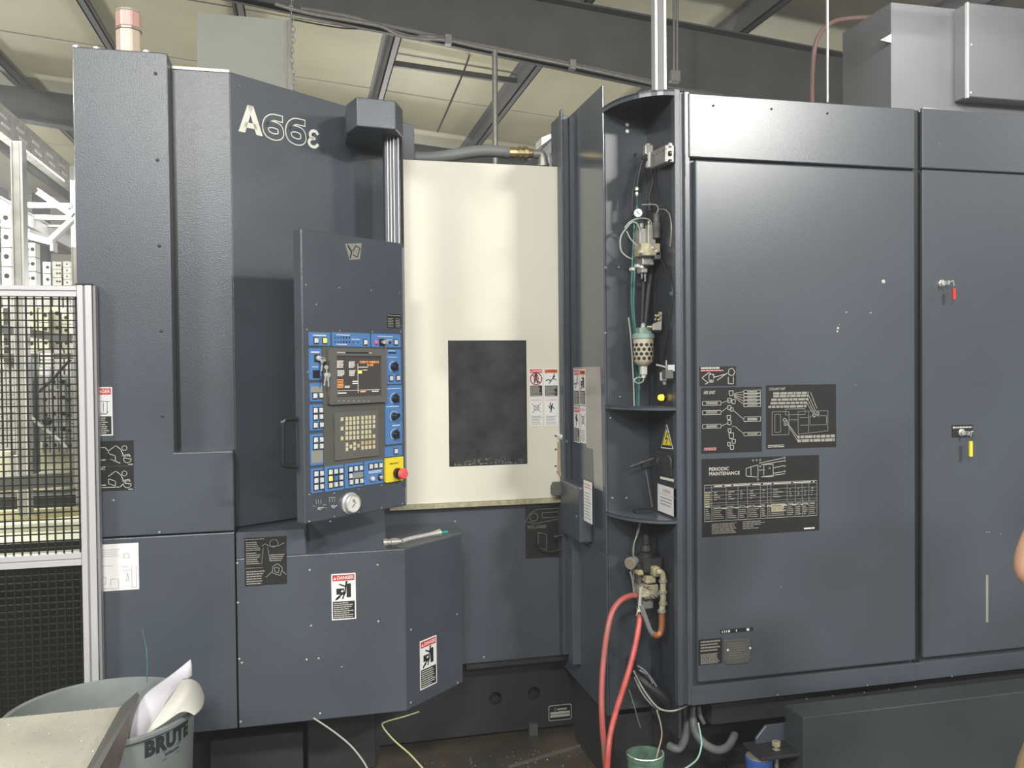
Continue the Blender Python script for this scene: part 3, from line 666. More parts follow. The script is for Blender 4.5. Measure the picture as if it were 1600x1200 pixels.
mb = MB(); mb.box((xc, YI+.004, zIb), (xd, YI+.014, zIt)); build(mb, 'door_gap', BLACK, ec)
FI2 = Face((0, YI-.014, 0), (1, 0, 0))
screws(FI2, [(1115, 165), (1206, 170), (1293, 177)], ec, .004, BLACK)
mb = MB()
for px, py, rr_ in ((1309, 513, .005), (1308, 518, .004), (1322, 488, .003), (1360, 489, .003), (1311, 507, .002), (1380, 440, .008)): mb.lathe(FI2.at(px, py), FI2.N, [(0, rr_), (.002, rr_), (.003, rr_*.4)], 8)
build(mb, 'chipped_spots', INK, dr1, kind='stuff')
mb = MB(); u0, v0, u1, v1 = FI2.rect(1539.5, 898, 1543, 972); mb.fbox(FI2, u0, v0, u1, v1, 0, .004)
for a, b in ((1540, 832), (1544, 832), (1562, 835)): u, v = FI2.uv(a, b); mb.fbox(FI2, u, v, u+.005, v+.004, 0, .003)
build(mb, 'scratch', INKG, dr2)
# supporting plinth of the cabinet
mb = MB(); mb.box((X_(1110, 1110, YI+.06), YI+.05, Z_(1150, 1128, YI+.05)), (XR, YI+.5, zIb)); build(mb, 'underframe_rail', DARK, ec)
mb = MB(); mb.box((XS+.35, YI+.35, 0), (XR, YI+.9, zIb)); mb.box((XS-.06, YI+.3, .0), (XS+.32, YI+.8, zIb+.02)); build(mb, 'cabinet_plinth', UNDER, ec)
screws(Face((0, YI-.012, 0), (1, 0, 0)), [(1215, 1086), (1355, 1071), (1487, 1057)], ec, .003)
screws(Face((0, YI+.05, 0), (1, 0, 0)), [(1260, 1092), (1301, 1087), (1350, 1082), (1388, 1077), (1430, 1073)], ec, .003)

# ---- placards on the cabinet door
def placard(F, px, parent, label, base=DECAL, th=.0012):
    return sticker(F, px, parent, 'placard', label, base, th)
def fr(r): return lambda a, b: (r[0]+(r[2]-r[0])*a, r[3]-(r[3]-r[1])*b)
# small adjustment placard
o, r, n = placard(FI2, (1093, 572.5, 1150, 603), dr1, 'small black placard with hopper drawing'); q = fr(r)
mb = MB(); lines(mb, FI2, *q(.03, .14), *q(.55, .02), 1, n, rng, .8, 0); 
for l in ([(.06, .58), (.25, .3), (.4, .5), (.36, .8), (.2, .8), (.06, .58)], [(.25, .4), (.38, .4), (.38, .7), (.25, .7), (.25, .4)], [(.15, .9), (.35, .7)], [(.4, .55), (.7, .4)], [(.48, .7), (.75, .35)], [(.8, .15), (.9, .1), (.97, .3), (.9, .5), (.78, .4), (.8, .15)], [(.78, .55), (.78, .9), (.92, .9), (.92, .55)]): stroke(mb, FI2, [q(*p) for p in l], .0022, n)
build(mb, 'placard_print', INK, o)
mb = MB(); lines(mb, FI2, *q(.03, .25), *q(.7, .17), 1, n, rng, .7, .1); build(mb, 'red_print', PINK, o)
# air unit
o, r, n = placard(FI2, (1095.5, 605, 1190, 707), dr1, 'black air unit diagram placard'); q = fr(r)
mb = MB(); x0, y0 = q(.04, .10); x1, y1 = q(.23, .05); ftext(mb, FI2, 'AIR UNIT', x0, y0, x1, y1, n, .01)
for (a, b, c, d) in ((.02, .21, .32, .27), (.02, .35, .32, .41), (.02, .56, .32, .62), (.7, .46, .98, .53), (.7, .7, .98, .75), *[(.7, .05+i*.052, .98, .095+i*.052) for i in range(5)]):
    P = [q(a, b), q(c, b), q(c, d), q(a, d)]; stroke(mb, FI2, P, .0014, n, closed=True); lines(mb, FI2, *q(a+.06, d-.012), *q(c-.05, b+.012), 2, n, rng, .5, .1)
for l in ([(.32, .24), (.46, .2)], [(.32, .38), (.44, .3)], [(.32, .59), (.44, .55)], [(.7, .5), (.52, .35)], [(.7, .72), (.55, .6), (.5, .6)], *[[(.7, .07+i*.05), (.54, .1+i*.012)] for i in range(5)]): stroke(mb, FI2, [q(*p) for p in l], .0014, n)
for a, b, s in ((.49, .09, .035), (.46, .2, .03), (.53, .22, .03), (.46, .31, .03), (.5, .34, .025), (.45, .46, .03), (.46, .54, .03), (.46, .66, .025), (.49, .74, .04), (.53, .83, .03), (.45, .87, .025), (.5, .92, .03)):
    P = [q(a-s, b-s), q(a+s, b-s), q(a+s*.8, b+s*1.1), q(a-s*.8, b+s*1.1)]; stroke(mb, FI2, P, .002, n, closed=True)
build(mb, 'placard_print', INK, o)
mb = MB(); lines(mb, FI2, *q(.04, .96), *q(.24, .91), 2, n, rng, .5, 0); build(mb, 'red_print', PINK, o)
# coolant unit
o, r, n = placard(FI2, (1197, 601, 1306, 700), dr1, 'black coolant unit diagram placard'); q = fr(r)
mb = MB(); x0, y0 = q(.04, .08); x1, y1 = q(.27, .04); ftext(mb, FI2, 'COOLANT UNIT', x0, y0, x1, y1, n, .0)
for l in ([(.63, .12), (.72, .38)], [(.6, .17), (.7, .42)], [(.58, .22), (.68, .44)], [(.57, .28), (.66, .45)], [(.3, .6), (.44, .82)], [(.3, .62), (.44, .88)]): stroke(mb, FI2, [q(*p) for p in l], .0014, n)
for a, b in ((.7, .44), (.68, .49), (.73, .46), (.26, .55), (.27, .61), (.28, .58)): stroke(mb, FI2, circ(FI2, *q(a, b), .006, 8), .003, n, closed=True)
lines(mb, FI2, *q(.02, .98), *q(.26, .93), 2, n, rng, .5, .1); build(mb, 'placard_print', INK, o)
mb = MB()
for a, b, c, d in ((.1, .11, .6, .15), (.1, .155, .6, .195), (.07, .21, .6, .25), (.06, .265, .58, .305), (.03, .32, .57, .36), (.44, .80, .98, .85), (.44, .86, .98, .91)): lines(mb, FI2, *q(a, d), *q(c, b), 1, n, rng, .9, 0)
for l in ([(.08, .42), (.08, .78), (.32, .78), (.32, .42), (.08, .42)], [(.12, .46), (.12, .74), (.2, .74), (.2, .46), (.12, .46)], [(.45, .42), (.45, .78), (.88, .74), (.88, .42), (.45, .42)], [(.6, .42), (.6, .76)], [(.48, .52), (.6, .52)], [(.48, .64), (.6, .64)], [(.27, .38), (.27, .47), (.55, .47), (.55, .38), (.27, .38)], [(.32, .55), (.45, .55)], [(.62, .5), (.86, .5), (.86, .64), (.62, .64), (.62, .5)]): stroke(mb, FI2, [q(*p) for p in l], .0013, n)
build(mb, 'diagram_print', INKG, o)
# periodic maintenance
o, r, n = placard(FI2, (1096.5, 714, 1279.5, 834), dr1, 'wide black periodic maintenance placard with table'); q = fr(r)
mb = MB(); x0, y0 = q(.06, .155); x1, y1 = q(.225, .11); ftext(mb, FI2, 'PERIODIC', x0, y0, x1, y1, n, .02); x0, y0 = q(.06, .215); x1, y1 = q(.315, .17); ftext(mb, FI2, 'MAINTENANCE', x0, y0, x1, y1, n, .02)
for l in ([(.37, .14), (.37, .24), (.47, .26), (.47, .1), (.37, .14)], [(.41, .12), (.41, .25)], [(.52, .1), (.52, .26), (.6, .26), (.6, .1), (.52, .1)], [(.47, .17), (.52, .17)], [(.48, .08), (.7, .02)], [(.5, .1), (.7, .06)], [(.6, .15), (.7, .12)], [(.6, .22), (.7, .2)], [(.5, .26), (.7, .23)]): stroke(mb, FI2, [q(*p) for p in l], .0018, n)
for a, b in ((.43, .04), (.46, .04), (.49, .04), (.7, .02), (.7, .06), (.7, .13), (.7, .2), (.49, .12), (.52, .17), (.57, .15), (.47, .29)): stroke(mb, FI2, circ(FI2, *q(a, b), .003, 8), .002, n, closed=True)
for y in (.34, .40, .47, .52, .57, .63): 
    lines(mb, FI2, *q(.1, y+.025), *q(.96, y), 1, n, rng, .6, 0) if y in (.34, .63) else None
for yy in (.335, .80): stroke(mb, FI2, [q(.02, yy), q(.98, yy)], .0012, n)
build(mb, 'placard_print', INK, o)
mb = MB()
cols = (.02, .08, .2, .3, .38, .49, .55, .58, .72, .79, .85, .91, .98)
for c in cols: stroke(mb, FI2, [q(c, .335), q(c, .80)], .0012, n)
for yy in (.37, .42, .47, .52, .57, .6): stroke(mb, FI2, [q(.02, yy), q(.98, yy)], .0010, n)
for i in range(len(cols)-1):
    lines(mb, FI2, *q(cols[i]+.008, .78), *q(cols[i+1]-.008, .61), 7, n, rng, .4, .5)
    if rng.random() < .8: lines(mb, FI2, *q(cols[i]+.02, .54), *q(cols[i+1]-.02, .42), 4, n, rng, .4, .8)
lines(mb, FI2, *q(.08, .97), *q(.29, .83), 8, n, rng, .45, .15); lines(mb, FI2, *q(.34, .93), *q(.56, .82), 5, n, rng, .4, .6)
build(mb, 'table_print', INKG, o)
mb = MB(); lines(mb, FI2, *q(.58, .72), *q(.71, .62), 4, n+.0006, rng, .5, .2); lines(mb, FI2, *q(.025, .62), *q(.075, .42), 7, n+.0006, rng, .5, .2); build(mb, 'tan_print', BEIGE, o)
mb = MB(); lines(mb, FI2, *q(.865, .975), *q(.96, .955), 1, n, rng, .9, .2); build(mb, 'maker_print', WHITE, o)
# rating plates
o, r, n = placard(FI2, (1091.5, 998, 1128, 1038), dr1, 'small rating placard of dense lettering'); q = fr(r)
mb = MB(); lines(mb, FI2, *q(.08, .5), *q(.92, .04), 4, n, rng, .5, .15); lines(mb, FI2, *q(.08, .97), *q(.92, .56), 8, n, rng, .6, .2); build(mb, 'placard_print', INKG, o)
mb = MB(); u0, v0, u1, v1 = FI2.rect(1131, 998, 1172.5, 1037); mb.fprism(FI2, [(u0, v1)]+[(u0, v0+.015), (u0+.012, v0), (u1-.012, v0), (u1, v0+.015)]+[(u1, v1)], 0, .005); o = build(mb, 'rubber_flap', GREYP, dr1, bevel=.002, label='dark rounded cover flap')
mb = MB(); lines(mb, FI2, u0+.012, v0+.02, u1-.01, v1-.01, 7, .005, rng, .3, .4); build(mb, 'flap_print', INKD, o)
mb = MB()
for a, b in ((1136, 1015), (1171, 1012)): mb.lathe(FI2.at(a, b, .005), FI2.N, [(0, .004), (.002, .004), (.003, .002)], 8)
build(mb, 'flap_stud', WHITE, o)
o, r, n = placard(FI2, (1125, 982, 1176.5, 988), dr1, 'thin black label strip'); q = fr(r)
mb = MB()
for a, b in ((.05, .07), (.12, .14), (.18, .2), (.24, .29), (.48, .5), (.8, .88)): mb.fbox(FI2, *q(a, .8), *q(b, .2), n, n+.0005)
build(mb, 'placard_print', WHITE, o)

# ---- locks and keys on the right door
FJ = Face((0, YI-.016, 0), (1, 0, 0))
def lock_with_key(px, py, name, label, tagmat, tdx, ty0, ty1):
    p = FJ.at(px, py); t = thing(name, label, 'key', p-V((0, 0, .09)))
    mb = MB(); mb.lathe(p, FJ.N, [(0, .014), (.004, .014), (.006, .010), (.014, .010)], 16); build(mb, 'lock_barrel', STEEL, t, smooth=True)
    mb = MB(); mb.fbox(FJ, FJ.uv(px, py)[0]-.002, FJ.uv(px, py)[1]-.008, FJ.uv(px, py)[0]+.002, FJ.uv(px, py)[1]+.008, .012, .04); mb.tube([p+V((0, -.035, 0)), p+V((.012, -.045, .006)), p+V((tdx*.6, -.045, .006)), p+V((tdx, -.04, -.012))], .0025, 6); build(mb, 'key_blade', STEEL, t)
    u, v = FJ.uv(px, py); z0, z1 = FJ.uv(px, ty1)[1], FJ.uv(px, ty0)[1]
    mb = MB(); mb.fprism(FJ, rrect(u+tdx-.0065, z0, u+tdx+.0065, z1, .003), .036, .042); build(mb, 'key_fob', tagmat, t, label='coloured fob')
mb = MB(); u0, v0, u1, v1 = FJ.rect(1487, 664, 1519.5, 683); mb.fbox(FJ, u0, v0, u1, v1, 0, .0012); o = build(mb, 'lock_label', DECAL, dr2, label='small black lock label')
mb = MB(); lines(mb, FJ, u0+.004, v1-.014, u1-.004, v1-.004, 1, .0012, rng, .6, .1); ftext(mb, FJ, '0', u0+.004, v1-.014, u0+.010, v1-.004, .0012); build(mb, 'label_print', INK, o)
lock_with_key(1471, 443, 'door_key', 'key with red fob hanging in the upper lock of the right cabinet door', RED, .022, 452, 469)
lock_with_key(1502, 676, 'door_key', 'key with yellow fob hanging from the lower lock of the right cabinet door', YEL, .008, 688, 712)

# ---- upper cabinet behind (top right)
t = thing('upper_cabinet', 'tall grey cabinet towering behind the electrical cabinet at upper right', 'cabinet', (3.2, 4.0, 0))
YU = 3.9; FU = Face((0, YU, 0), (1, 0, 0))
mb = MB(); zUt = Z_(1393, 3, YU); mb.box((X_(1393, 100, YU), YU, 1.7), (5.6, YU+.42, zUt)); build(mb, 'upper_body', UPPER, t, bevel=.004)
mb = MB(); mb.box((X_(1512, 100, YU-.1), YU-.1, Z_(1540, 153, YU-.1)), (5.6, YU-.003, zUt-.01)); build(mb, 'upper_door', UPPER, t, bevel=.004)
mb = MB(); mb.box((X_(1510, 100, YU-.1), YU-.105, Z_(1512, 153, YU-.1)), (X_(1513, 100, YU-.1), YU-.09, zUt-.01)); build(mb, 'door_edge_strip', ALU, t)
mb = MB()
for a, b in ((1517, 70), (1516, 145)): mb.lathe(onY(a, b, YU-.1), (0, -1, 0), [(0, .006), (.004, .006)], 8)
build(mb, 'door_stud', STEEL, t)
mb = MB(); mb.fprism(FU, [FU.uv(1375, 63), FU.uv(1392.5, 53), FU.uv(1392.5, 67)], -.01, .003); build(mb, 'corner_tab', INK, t)
mb = MB(); mb.box((X_(1435, 100, YU), YU+.05, 0), (5.4, YU+.4, 1.7)); build(mb, 'upper_base', UNDER, t)
mb = MB(); mb.cyl(onY(1293, 160, 3.35), onY(1292, -30, 3.35), .005, 8); tag(build(mb, 'hanger_rod', STEEL), 'thin bright rod rising behind the top of the electrical cabinet', 'rod')
mb = MB(); mb.tube([onY(a, b, 4.6) for a, b in ((1269, 165), (1270, 110), (1274, 70), (1285, 48), (1305, 33), (1340, 28), (1390, 27))], .014, 8); tag(build(mb, 'air_line', mat('faded_hose', (.2, .12, .11), .6), smooth=True), 'faded red air line curving behind the electrical cabinet', 'hose')
# lamp near the top right, above the frame, that lights the upper cabinet
t = thing('ceiling_light', 'long tube light hung in front of the upper grey cabinet', 'lamp', (2.75, 3.2, 3.35))
mb = MB(); mb.box((2.2, 3.14, 3.48), (3.4, 3.26, 3.54)); build(mb, 'lamp_housing', ALU, t)
mb = MB(); mb.cyl((2.25, 3.2, 3.455), (3.35, 3.2, 3.455), .018, 10); build(mb, 'lamp_tube', TUBEL, t)
mb = MB()
for x in (2.3, 3.3): mb.cyl((x, 3.2, 3.54), (x, 3.2, roofz(x)), .004, 6)
build(mb, 'suspension_wire', STEEL, t)
point('tube_light', (2.9, 3.25, 3.38), 42, .1)

# ------------------------------------------------------------------ control pendant
YPd = 2.80
p0 = onY(472, 500, YPd); angP = math.radians(37.9); UPv = V((math.cos(angP), math.sin(angP), 0)); FPn = Face((p0.x, p0.y, 0), UPv)
pw = FPn.uv(632, 500)[0]; zPt = FPn.uv(472, 357)[1]; zPb = FPn.uv(482, 818)[1]
cp = thing('control_pendant', 'dark control pendant with screen, keypad, blue switch panels and red stop button', 'control panel', FPn.P(pw/2, zPb, -.03))
mb = MB(); mb.fbox(FPn, 0, zPb, pw, zPt, -.042, 0); ph = build(mb, 'housing', PAINT, cp, bevel=.004, seg=2)
mb = MB(); mb.fbox(FPn, .14, zPb+.08, pw-.03, zPt-.08, -.14, -.042); build(mb, 'rear_housing', DARK, cp, bevel=.01)
mb = MB(); mb.fbox(FPn, pw-.008, zPb+.01, pw-.001, zPt-.015, -.004, .003); build(mb, 'edge_strip', ALUG, cp)
# hand grip on the left side of the pendant
mb = MB(); mb.tube([FPn.at(472, 655, -.03), FPn.at(453, 657, -.03), FPn.at(451, 672, -.03), FPn.at(451, 715, -.03), FPn.at(453, 728, -.03), FPn.at(472, 730, -.03)], .008, 8); build(mb, 'grip', BLACK, cp, smooth=True)
def r2(x, y): return 470+x/6.6667, 490+y/6.6667
def r3(x, y): return 470+x/5.7143, 620+y/5.7143
def R2(a, b, c, d): return (*r2(a, b), *r2(c, d))
def R3(a, b, c, d): return (*r3(a, b), *r3(c, d))
def fpanel(px, m, name, n0=0, n1=.003, parent=None, label=None, rad=.004, skew=0):
    u0, v0, u1, v1 = FPn.rect(*px); mb = MB(); mb.fprism(FPn, rrect(u0, v0, u1, v1, rad), n0, n1); return build(mb, name, m, parent or cp, label=label)
_bm = {}
def bmesh_button(w_, m, dark=True):
    pass
btn_w, btn_h = .0125, .0165
def mk_btn(m, nm, w_=btn_w, h_=btn_h, d=.005):
    mb = MB(); x, z = w_/2, h_/2; k = .78
    mb.box8([(-x, 0, -z), (x, 0, -z), (x*k, -d, -z*k), (-x*k, -d, -z*k), (-x, 0, z), (x, 0, z), (x*k, -d, z*k), (-x*k, -d, z*k)])
    return mb.mesh(nm, m)
B_W, B_Y, B_B = mk_btn(BTN, 'button'), mk_btn(YLIT, 'lit_button'), mk_btn(BLUE, 'blue_button')
mb = MB(); mb.box((-btn_w*.72, -.002, -btn_h*.66), (btn_w*.72, 0, btn_h*.66)); B_S = mb.mesh('button_surround', BLACK)
def button(px, py, parent, me=None, nm='button', leg=True):
    u, v = FPn.uv(px, py)
    link('button_surround', B_S, parent, FPn.M(u, v, .003)); link(nm, me or B_W, parent, FPn.M(u, v, .005))
blue = lambda px, lab=None: fpanel(px, BLUE, 'switch_panel', 0, .003, label=lab)
def legend(px, parent, rows=1, m=WHITE):
    mb = MB(); u0, v0, u1, v1 = FPn.rect(*px); lines(mb, FPn, u0, v0, u1, v1, rows, .003, rng, .5, .1); build(mb, 'legend', m, parent)
bp = blue(R2(80, 195, 300, 335)); [button(*r2(*c), bp, m) for c, m in (((150, 282), None), ((240, 282), B_Y))]; legend(R2(120, 215, 270, 240), bp)
bp = blue(R2(318, 200, 715, 345)); button(*r2(663, 300), bp); legend(R2(365, 215, 510, 232), bp); legend(R2(365, 313, 480, 328), bp); legend(R2(520, 262, 610, 276), bp)
mb = MB()
for y in (250, 296):
    for x in (350, 380, 410, 440, 470, 500): mb.lathe(FPn.at(*r2(x, y), .003), FPn.N, [(0, .0036 if x > 430 else .002), (.002, .002)], 8)
for x in (540, 590): mb.lathe(FPn.at(*r2(x, 300), .003), FPn.N, [(0, .0025), (.001, .002)], 8)
build(mb, 'indicator_row', BLACK, bp)
bp = blue(R2(728, 212, 1035, 352)); button(*r2(980, 300), bp); legend(R2(790, 232, 960, 246), bp); legend(R2(890, 268, 945, 280), bp)
mb = MB(); mb.lathe(FPn.at(*r2(778, 300), .003), FPn.N, [(0, .008), (.004, .008), (.006, .005)], 14); build(mb, 'pink_lamp', mat('magenta_lens', (.6, .12, .3), .3), bp)
mb = MB(); u, v = FPn.uv(*r2(835, 300)); mb.fbox(FPn, u-.011, v-.013, u+.011, v+.012, .003, .006); mb.lathe(FPn.at(*r2(922, 302), .003), FPn.N, [(0, .005), (.004, .003)], 10); build(mb, 'key_switch', BLACK, bp)
mb = MB(); mb.lathe(FPn.at(*r2(840, 298), .006), FPn.N, [(0, .006), (.006, .006)], 12); mb.fbox(FPn, u+.004, v-.006, u+.02, v+.008, .012, .014); build(mb, 'key', STEEL, bp)
mb = MB(); mb.tube([FPn.P(u+.012, v, .014), FPn.P(u+.011, v-.02, .012), FPn.P(u+.006, v-.045, .008)], .0018, 6); build(mb, 'key_strap', COPPER, bp)
bp = blue(R2(82, 362, 212, 692)); legend(R2(100, 388, 190, 415), bp); legend(R2(110, 548, 175, 560), bp)
mb = MB(); u, v = FPn.uv(*r2(165, 465)); mb.fbox(FPn, u-.012, v-.012, u+.012, v+.012, .003, .005); u2, v2 = FPn.uv(*r2(150, 628)); mb.fbox(FPn, u2-.012, v2-.012, u2+.012, v2+.012, .003, .008); build(mb, 'key_switch', BLACK, bp)
mb = MB(); mb.lathe(FPn.P(u+.002, v, .005), FPn.N, [(0, .009), (.008, .009), (.01, .006)], 14); build(mb, 'lock_barrel', STEEL, bp)
kr = thing('key_bunch', 'bunch of small steel keys hanging from the lock left of the pendant screen', 'keys', FPn.at(*r2(205, 760), .02))
mb = MB(); mb.tube([FPn.at(*r2(a, b), .018) for a, b in ((170, 465), (205, 462), (215, 500), (190, 520), (175, 500))], .0016, 6); build(mb, 'key_ring', STEEL, kr)
for k, (a, b, c, d) in enumerate(((195, 500, 185, 600), (210, 520, 225, 620), (218, 560, 235, 700), (205, 640, 190, 750), (225, 640, 225, 760))):
    mb = MB(); A, B = FPn.at(*r2(a, b), .014+.004*k), FPn.at(*r2(c, d), .014+.004*k); mb.bar(A, B, .005, .0018, FPn.N); mb.lathe(A, FPn.N, [(0, .0075), (.002, .0075)], 10); build(mb, 'key', STEEL if k != 1 else BLACK, kr)
bp = blue(R2(92, 722, 222, 915)); fpanel(R2(98, 757, 218, 820), LCDG, 'display_window', .003, .004, bp, rad=.001); button(*r2(138, 857), bp); button(*r2(200, 853), bp)
bp = blue(R3(78, 68, 192, 300)); [button(*r3(*c), bp) for c in ((122, 122), (170, 120), (122, 182), (172, 178), (122, 255), (176, 250))]
bp = blue(R3(82, 328, 195, 610)); [button(*r3(*c), bp) for c in ((124, 385), (174, 382), (124, 443), (174, 440))]; fpanel(R3(90, 478, 190, 588), LCDG, 'display_window', .003, .004, bp, rad=.001)
bp = blue(R3(88, 636, 195, 856)); [button(*r3(*c), bp) for c in ((128, 688), (178, 683), (128, 748), (178, 742), (128, 808), (178, 800))]
bp = blue(R3(208, 612, 378, 838)); [button(*r3(a, b), bp, m) for a, b, m in ((256, 672, None), (303, 666, None), (350, 660, None), (256, 730, B_Y), (303, 726, B_B), (350, 718, None), (256, 790, None), (303, 782, None), (350, 775, None))]
bp = blue(R3(388, 590, 552, 808)); [button(*r3(*c), bp) for c in ((435, 647), (482, 640), (528, 635), (435, 706), (440, 762), (487, 755), (533, 750))]; fpanel(R3(463, 676, 550, 722), LCDG, 'display_window', .003, .004, bp, rad=.001)
bp = blue(R3(560, 565, 730, 780)); [button(*r3(*c), bp) for c in ((617, 622), (660, 616), (704, 611))]; legend(R3(600, 655, 720, 680), bp, 2)
for k, c in enumerate(((627, 730), (702, 718))):
    mb = MB(); mb.lathe(FPn.at(*r3(*c), .003), FPn.N, [(0, .011), (.004, .011), (.006, .009)], 16); build(mb, 'lamp_ring', BLACK if k else ALUG, bp)
    mb = MB(); mb.lathe(FPn.at(*r3(*c), .009), FPn.N, [(0, .0075), (.004, .007), (.005, .004)], 14); build(mb, 'round_button', BTN if not k else STEEL, bp)
def knob(px, py, parent, ang=0.0):
    p = FPn.at(px, py, .003); mb = MB(); stroke(mb, FPn, circ(FPn, *FPn.uv(px, py), .019, 18, .2*math.pi, 1.3*math.pi), .0015, .003); build(mb, 'dial_marks', WHITE, parent)
    mb = MB(); mb.lathe(p, FPn.N, [(0, .0125), (.004, .0125), (.006, .01), (.014, .009), (.016, .007)], 14)
    u, v = FPn.uv(px, py); c, s = math.cos(ang), math.sin(ang)
    mb.fprism(FPn, [(u+a*c-b*s, v+a*s+b*c) for a, b in ((-.004, -.014), (.004, -.014), (.005, .010), (0, .018), (-.005, .010))], .008, .024); build(mb, 'selector_knob', BLACK, parent)
    mb = MB(); a, b = 0, .014; mb.fprism(FPn, circ(FPn, u-b*s, v+b*c, .0015, 6), .024, .0245); build(mb, 'knob_pointer', WHITE, parent)
bp = blue(R2(872, 372, 1038, 735)); legend(R2(905, 382, 980, 392), bp); mb = MB(); u0, v0, u1, v1 = FPn.rect(*R2(905, 402, 985, 416)); mb.fbox(FPn, u0, v0, u1, v1, .003, .004); build(mb, 'badge', DECAL, bp); legend(R2(880, 448, 1000, 458), bp)
knob(*r2(958, 555), bp, 0); button(*r2(930, 675), bp); button(*r2(1003, 672), bp)
u0, v0, u1, v1 = FPn.rect(601, 602, 627.5, 694); bp = fpanel((601, 602, 627.5, 694), BLUE, 'switch_panel'); knob(*r2(968, 885), bp, .1); knob(*r2(965, 1070), bp, -1.0); knob(*r3(832, 335), bp, 0); legend((603, 606, 625, 608), bp); legend((603, 634, 625, 636), bp); legend((612, 663, 625, 666), bp)
bp = blue(R3(745, 440, 900, 530)); button(*r3(840, 485), bp)
yp = fpanel(R3(742, 540, 903, 755), YEL, 'stop_plate', 0, .008, label='yellow plate'); mb = MB(); u0, v0, u1, v1 = FPn.rect(*R3(780, 586, 862, 600)); ftext(mb, FPn, 'EMERGENCY', u0, v0, u1, v1, .008); build(mb, 'stop_lettering', BINK, yp)
c = FPn.at(*r3(845, 680), .008)
mb = MB(); mb.lathe(c, FPn.N, [(0, .019), (.012, .018), (.013, .012), (.024, .012)], 20); build(mb, 'stop_collar', BLACK, yp, smooth=True)
mb = MB(); mb.lathe(c, FPn.N, [(.02, .012), (.024, .0185), (.034, .0195), (.038, .017), (.040, .009), (.040, .001)], 20); build(mb, 'stop_button', EREDM, yp, smooth=True, label='red mushroom stop button')
# screen and keyboard
gp = fpanel((504, 543, 600.5, 724), GREYP, 'console_plate', 0, .002, label='grey console plate', rad=.002)
gbz = plate(FPn, list(reversed([(lambda r: (r[0], r[1]))(FPn.rect(*R2(270, 370, 862, 935))), (lambda r: (r[2], r[1]))(FPn.rect(*R2(270, 370, 862, 935))), (lambda r: (r[2], r[3]))(FPn.rect(*R2(270, 370, 862, 935))), (lambda r: (r[0], r[3]))(FPn.rect(*R2(270, 370, 862, 935)))])),
    [(lambda r: [(r[0], r[1]), (r[2], r[1]), (r[2], r[3]), (r[0], r[3])])(FPn.rect(*R2(345, 440, 808, 862)))], .002, .016, 'screen_bezel', GREYK, cp, bevel=.003)
sr = FPn.rect(*R2(340, 436, 812, 866)); mb = MB(); mb.fbox(FPn, *sr, .003, .008); scn = build(mb, 'screen', SCREEN, cp, label='lit monitor screen')
q = fr(sr)
mb = MB()
for a, b, c, d, k in ((.03, .12, .2, .3, 5), (.3, .14, .44, .3, 5), (.05, .35, .2, .5, 5), (.3, .35, .44, .5, 5), (.2, .72, .34, .78, 2), (.05, .87, .3, .92, 1), (.37, .6, .5, .7, 2), (.8, .86, .97, .9, 1), (.5, .27, .75, .3, 1), (.6, .34, .74, .37, 1)): lines(mb, FPn, *q(a, d), *q(c, b), k, .008, rng, .5, .3)
for l in ([(.49, .2), (.49, .9)], [(.03, .84), (.97, .84)], [(.06, .16), (.06, .3)], [(.3, .16), (.3, .3)]): stroke(mb, FPn, [q(*p) for p in l], .0012, .008)
build(mb, 'screen_text', SINKW, scn)
mb = MB(); ftext(mb, FPn, 'O0010 N00010', *q(.53, .19), *q(.97, .13), .008); ftext(mb, FPn, '0.00', *q(.7, .26), *q(.84, .205), .008); lines(mb, FPn, *q(.03, .78), *q(.18, .56), 6, .008, rng, .5, .1); lines(mb, FPn, *q(.54, .9), *q(.66, .86), 1, .008, rng, .8, .1); build(mb, 'screen_orange_text', SINKO, scn)
mb = MB(); mb.fbox(FPn, *q(.5, .44), *q(.58, .36), .008, .0085); build(mb, 'screen_yellow_cell', SINKY, scn)
mb = MB(); br = FPn.rect(*R2(345, 398, 705, 420)); lines(mb, FPn, br[0], br[1], br[0]+.035, br[3], 1, .016, rng, .6, 0); lines(mb, FPn, br[2]-.012, br[1], br[2], br[3], 1, .016, rng, .6, 0); mb2 = MB(); mb2.fbox(FPn, br[0]+.036, br[1]+.001, br[2]-.014, br[3]-.001, .016, .0164); build(mb2, 'brand_strip', DECAL, gbz); 
for k in range(7): u, v = FPn.uv(*r2(355+k*52, 910)); mb.fbox(FPn, u, v-.001, u+.006, v+.001, .016, .0165)
build(mb, 'bezel_print', INK, gbz)
kb = fpanel(R3(288, 128, 680, 546), GREYK, 'keyboard', .002, .008, label='grey keyboard with ivory keys', rad=.003)
KM = mk_btn(KEY, 'key', .0095, .0135, .003); KM2 = mk_btn(KEYO, 'tan_key', .0095, .0135, .003)
ks = []
kx = (353, 395, 428, 461, 495, 535, 570, 602, 638)
for ri, (y, ex) in enumerate(((195, ()), (235, (0,)), (278, ()), (323, (0, 8)), (366, ()))):
    for i, x in enumerate(kx):
        if i not in ex: ks.append((x, y-(x-353)*.07+6, KM))
ks += [(a, b, KM) for a, b in ((397, 427), (397, 468), (431, 445), (464, 420), (464, 462))]+[(498, 437, KM2)]+[(x, 412-(x-535)*.08, KM2) for x in kx[5:]]+[(x, 456-(x-535)*.1, KM) for x in kx[5:]]
for x, y, m in ks: u, v = FPn.uv(*r3(x, y)); link('key', m, kb, FPn.M(u, v, .008))
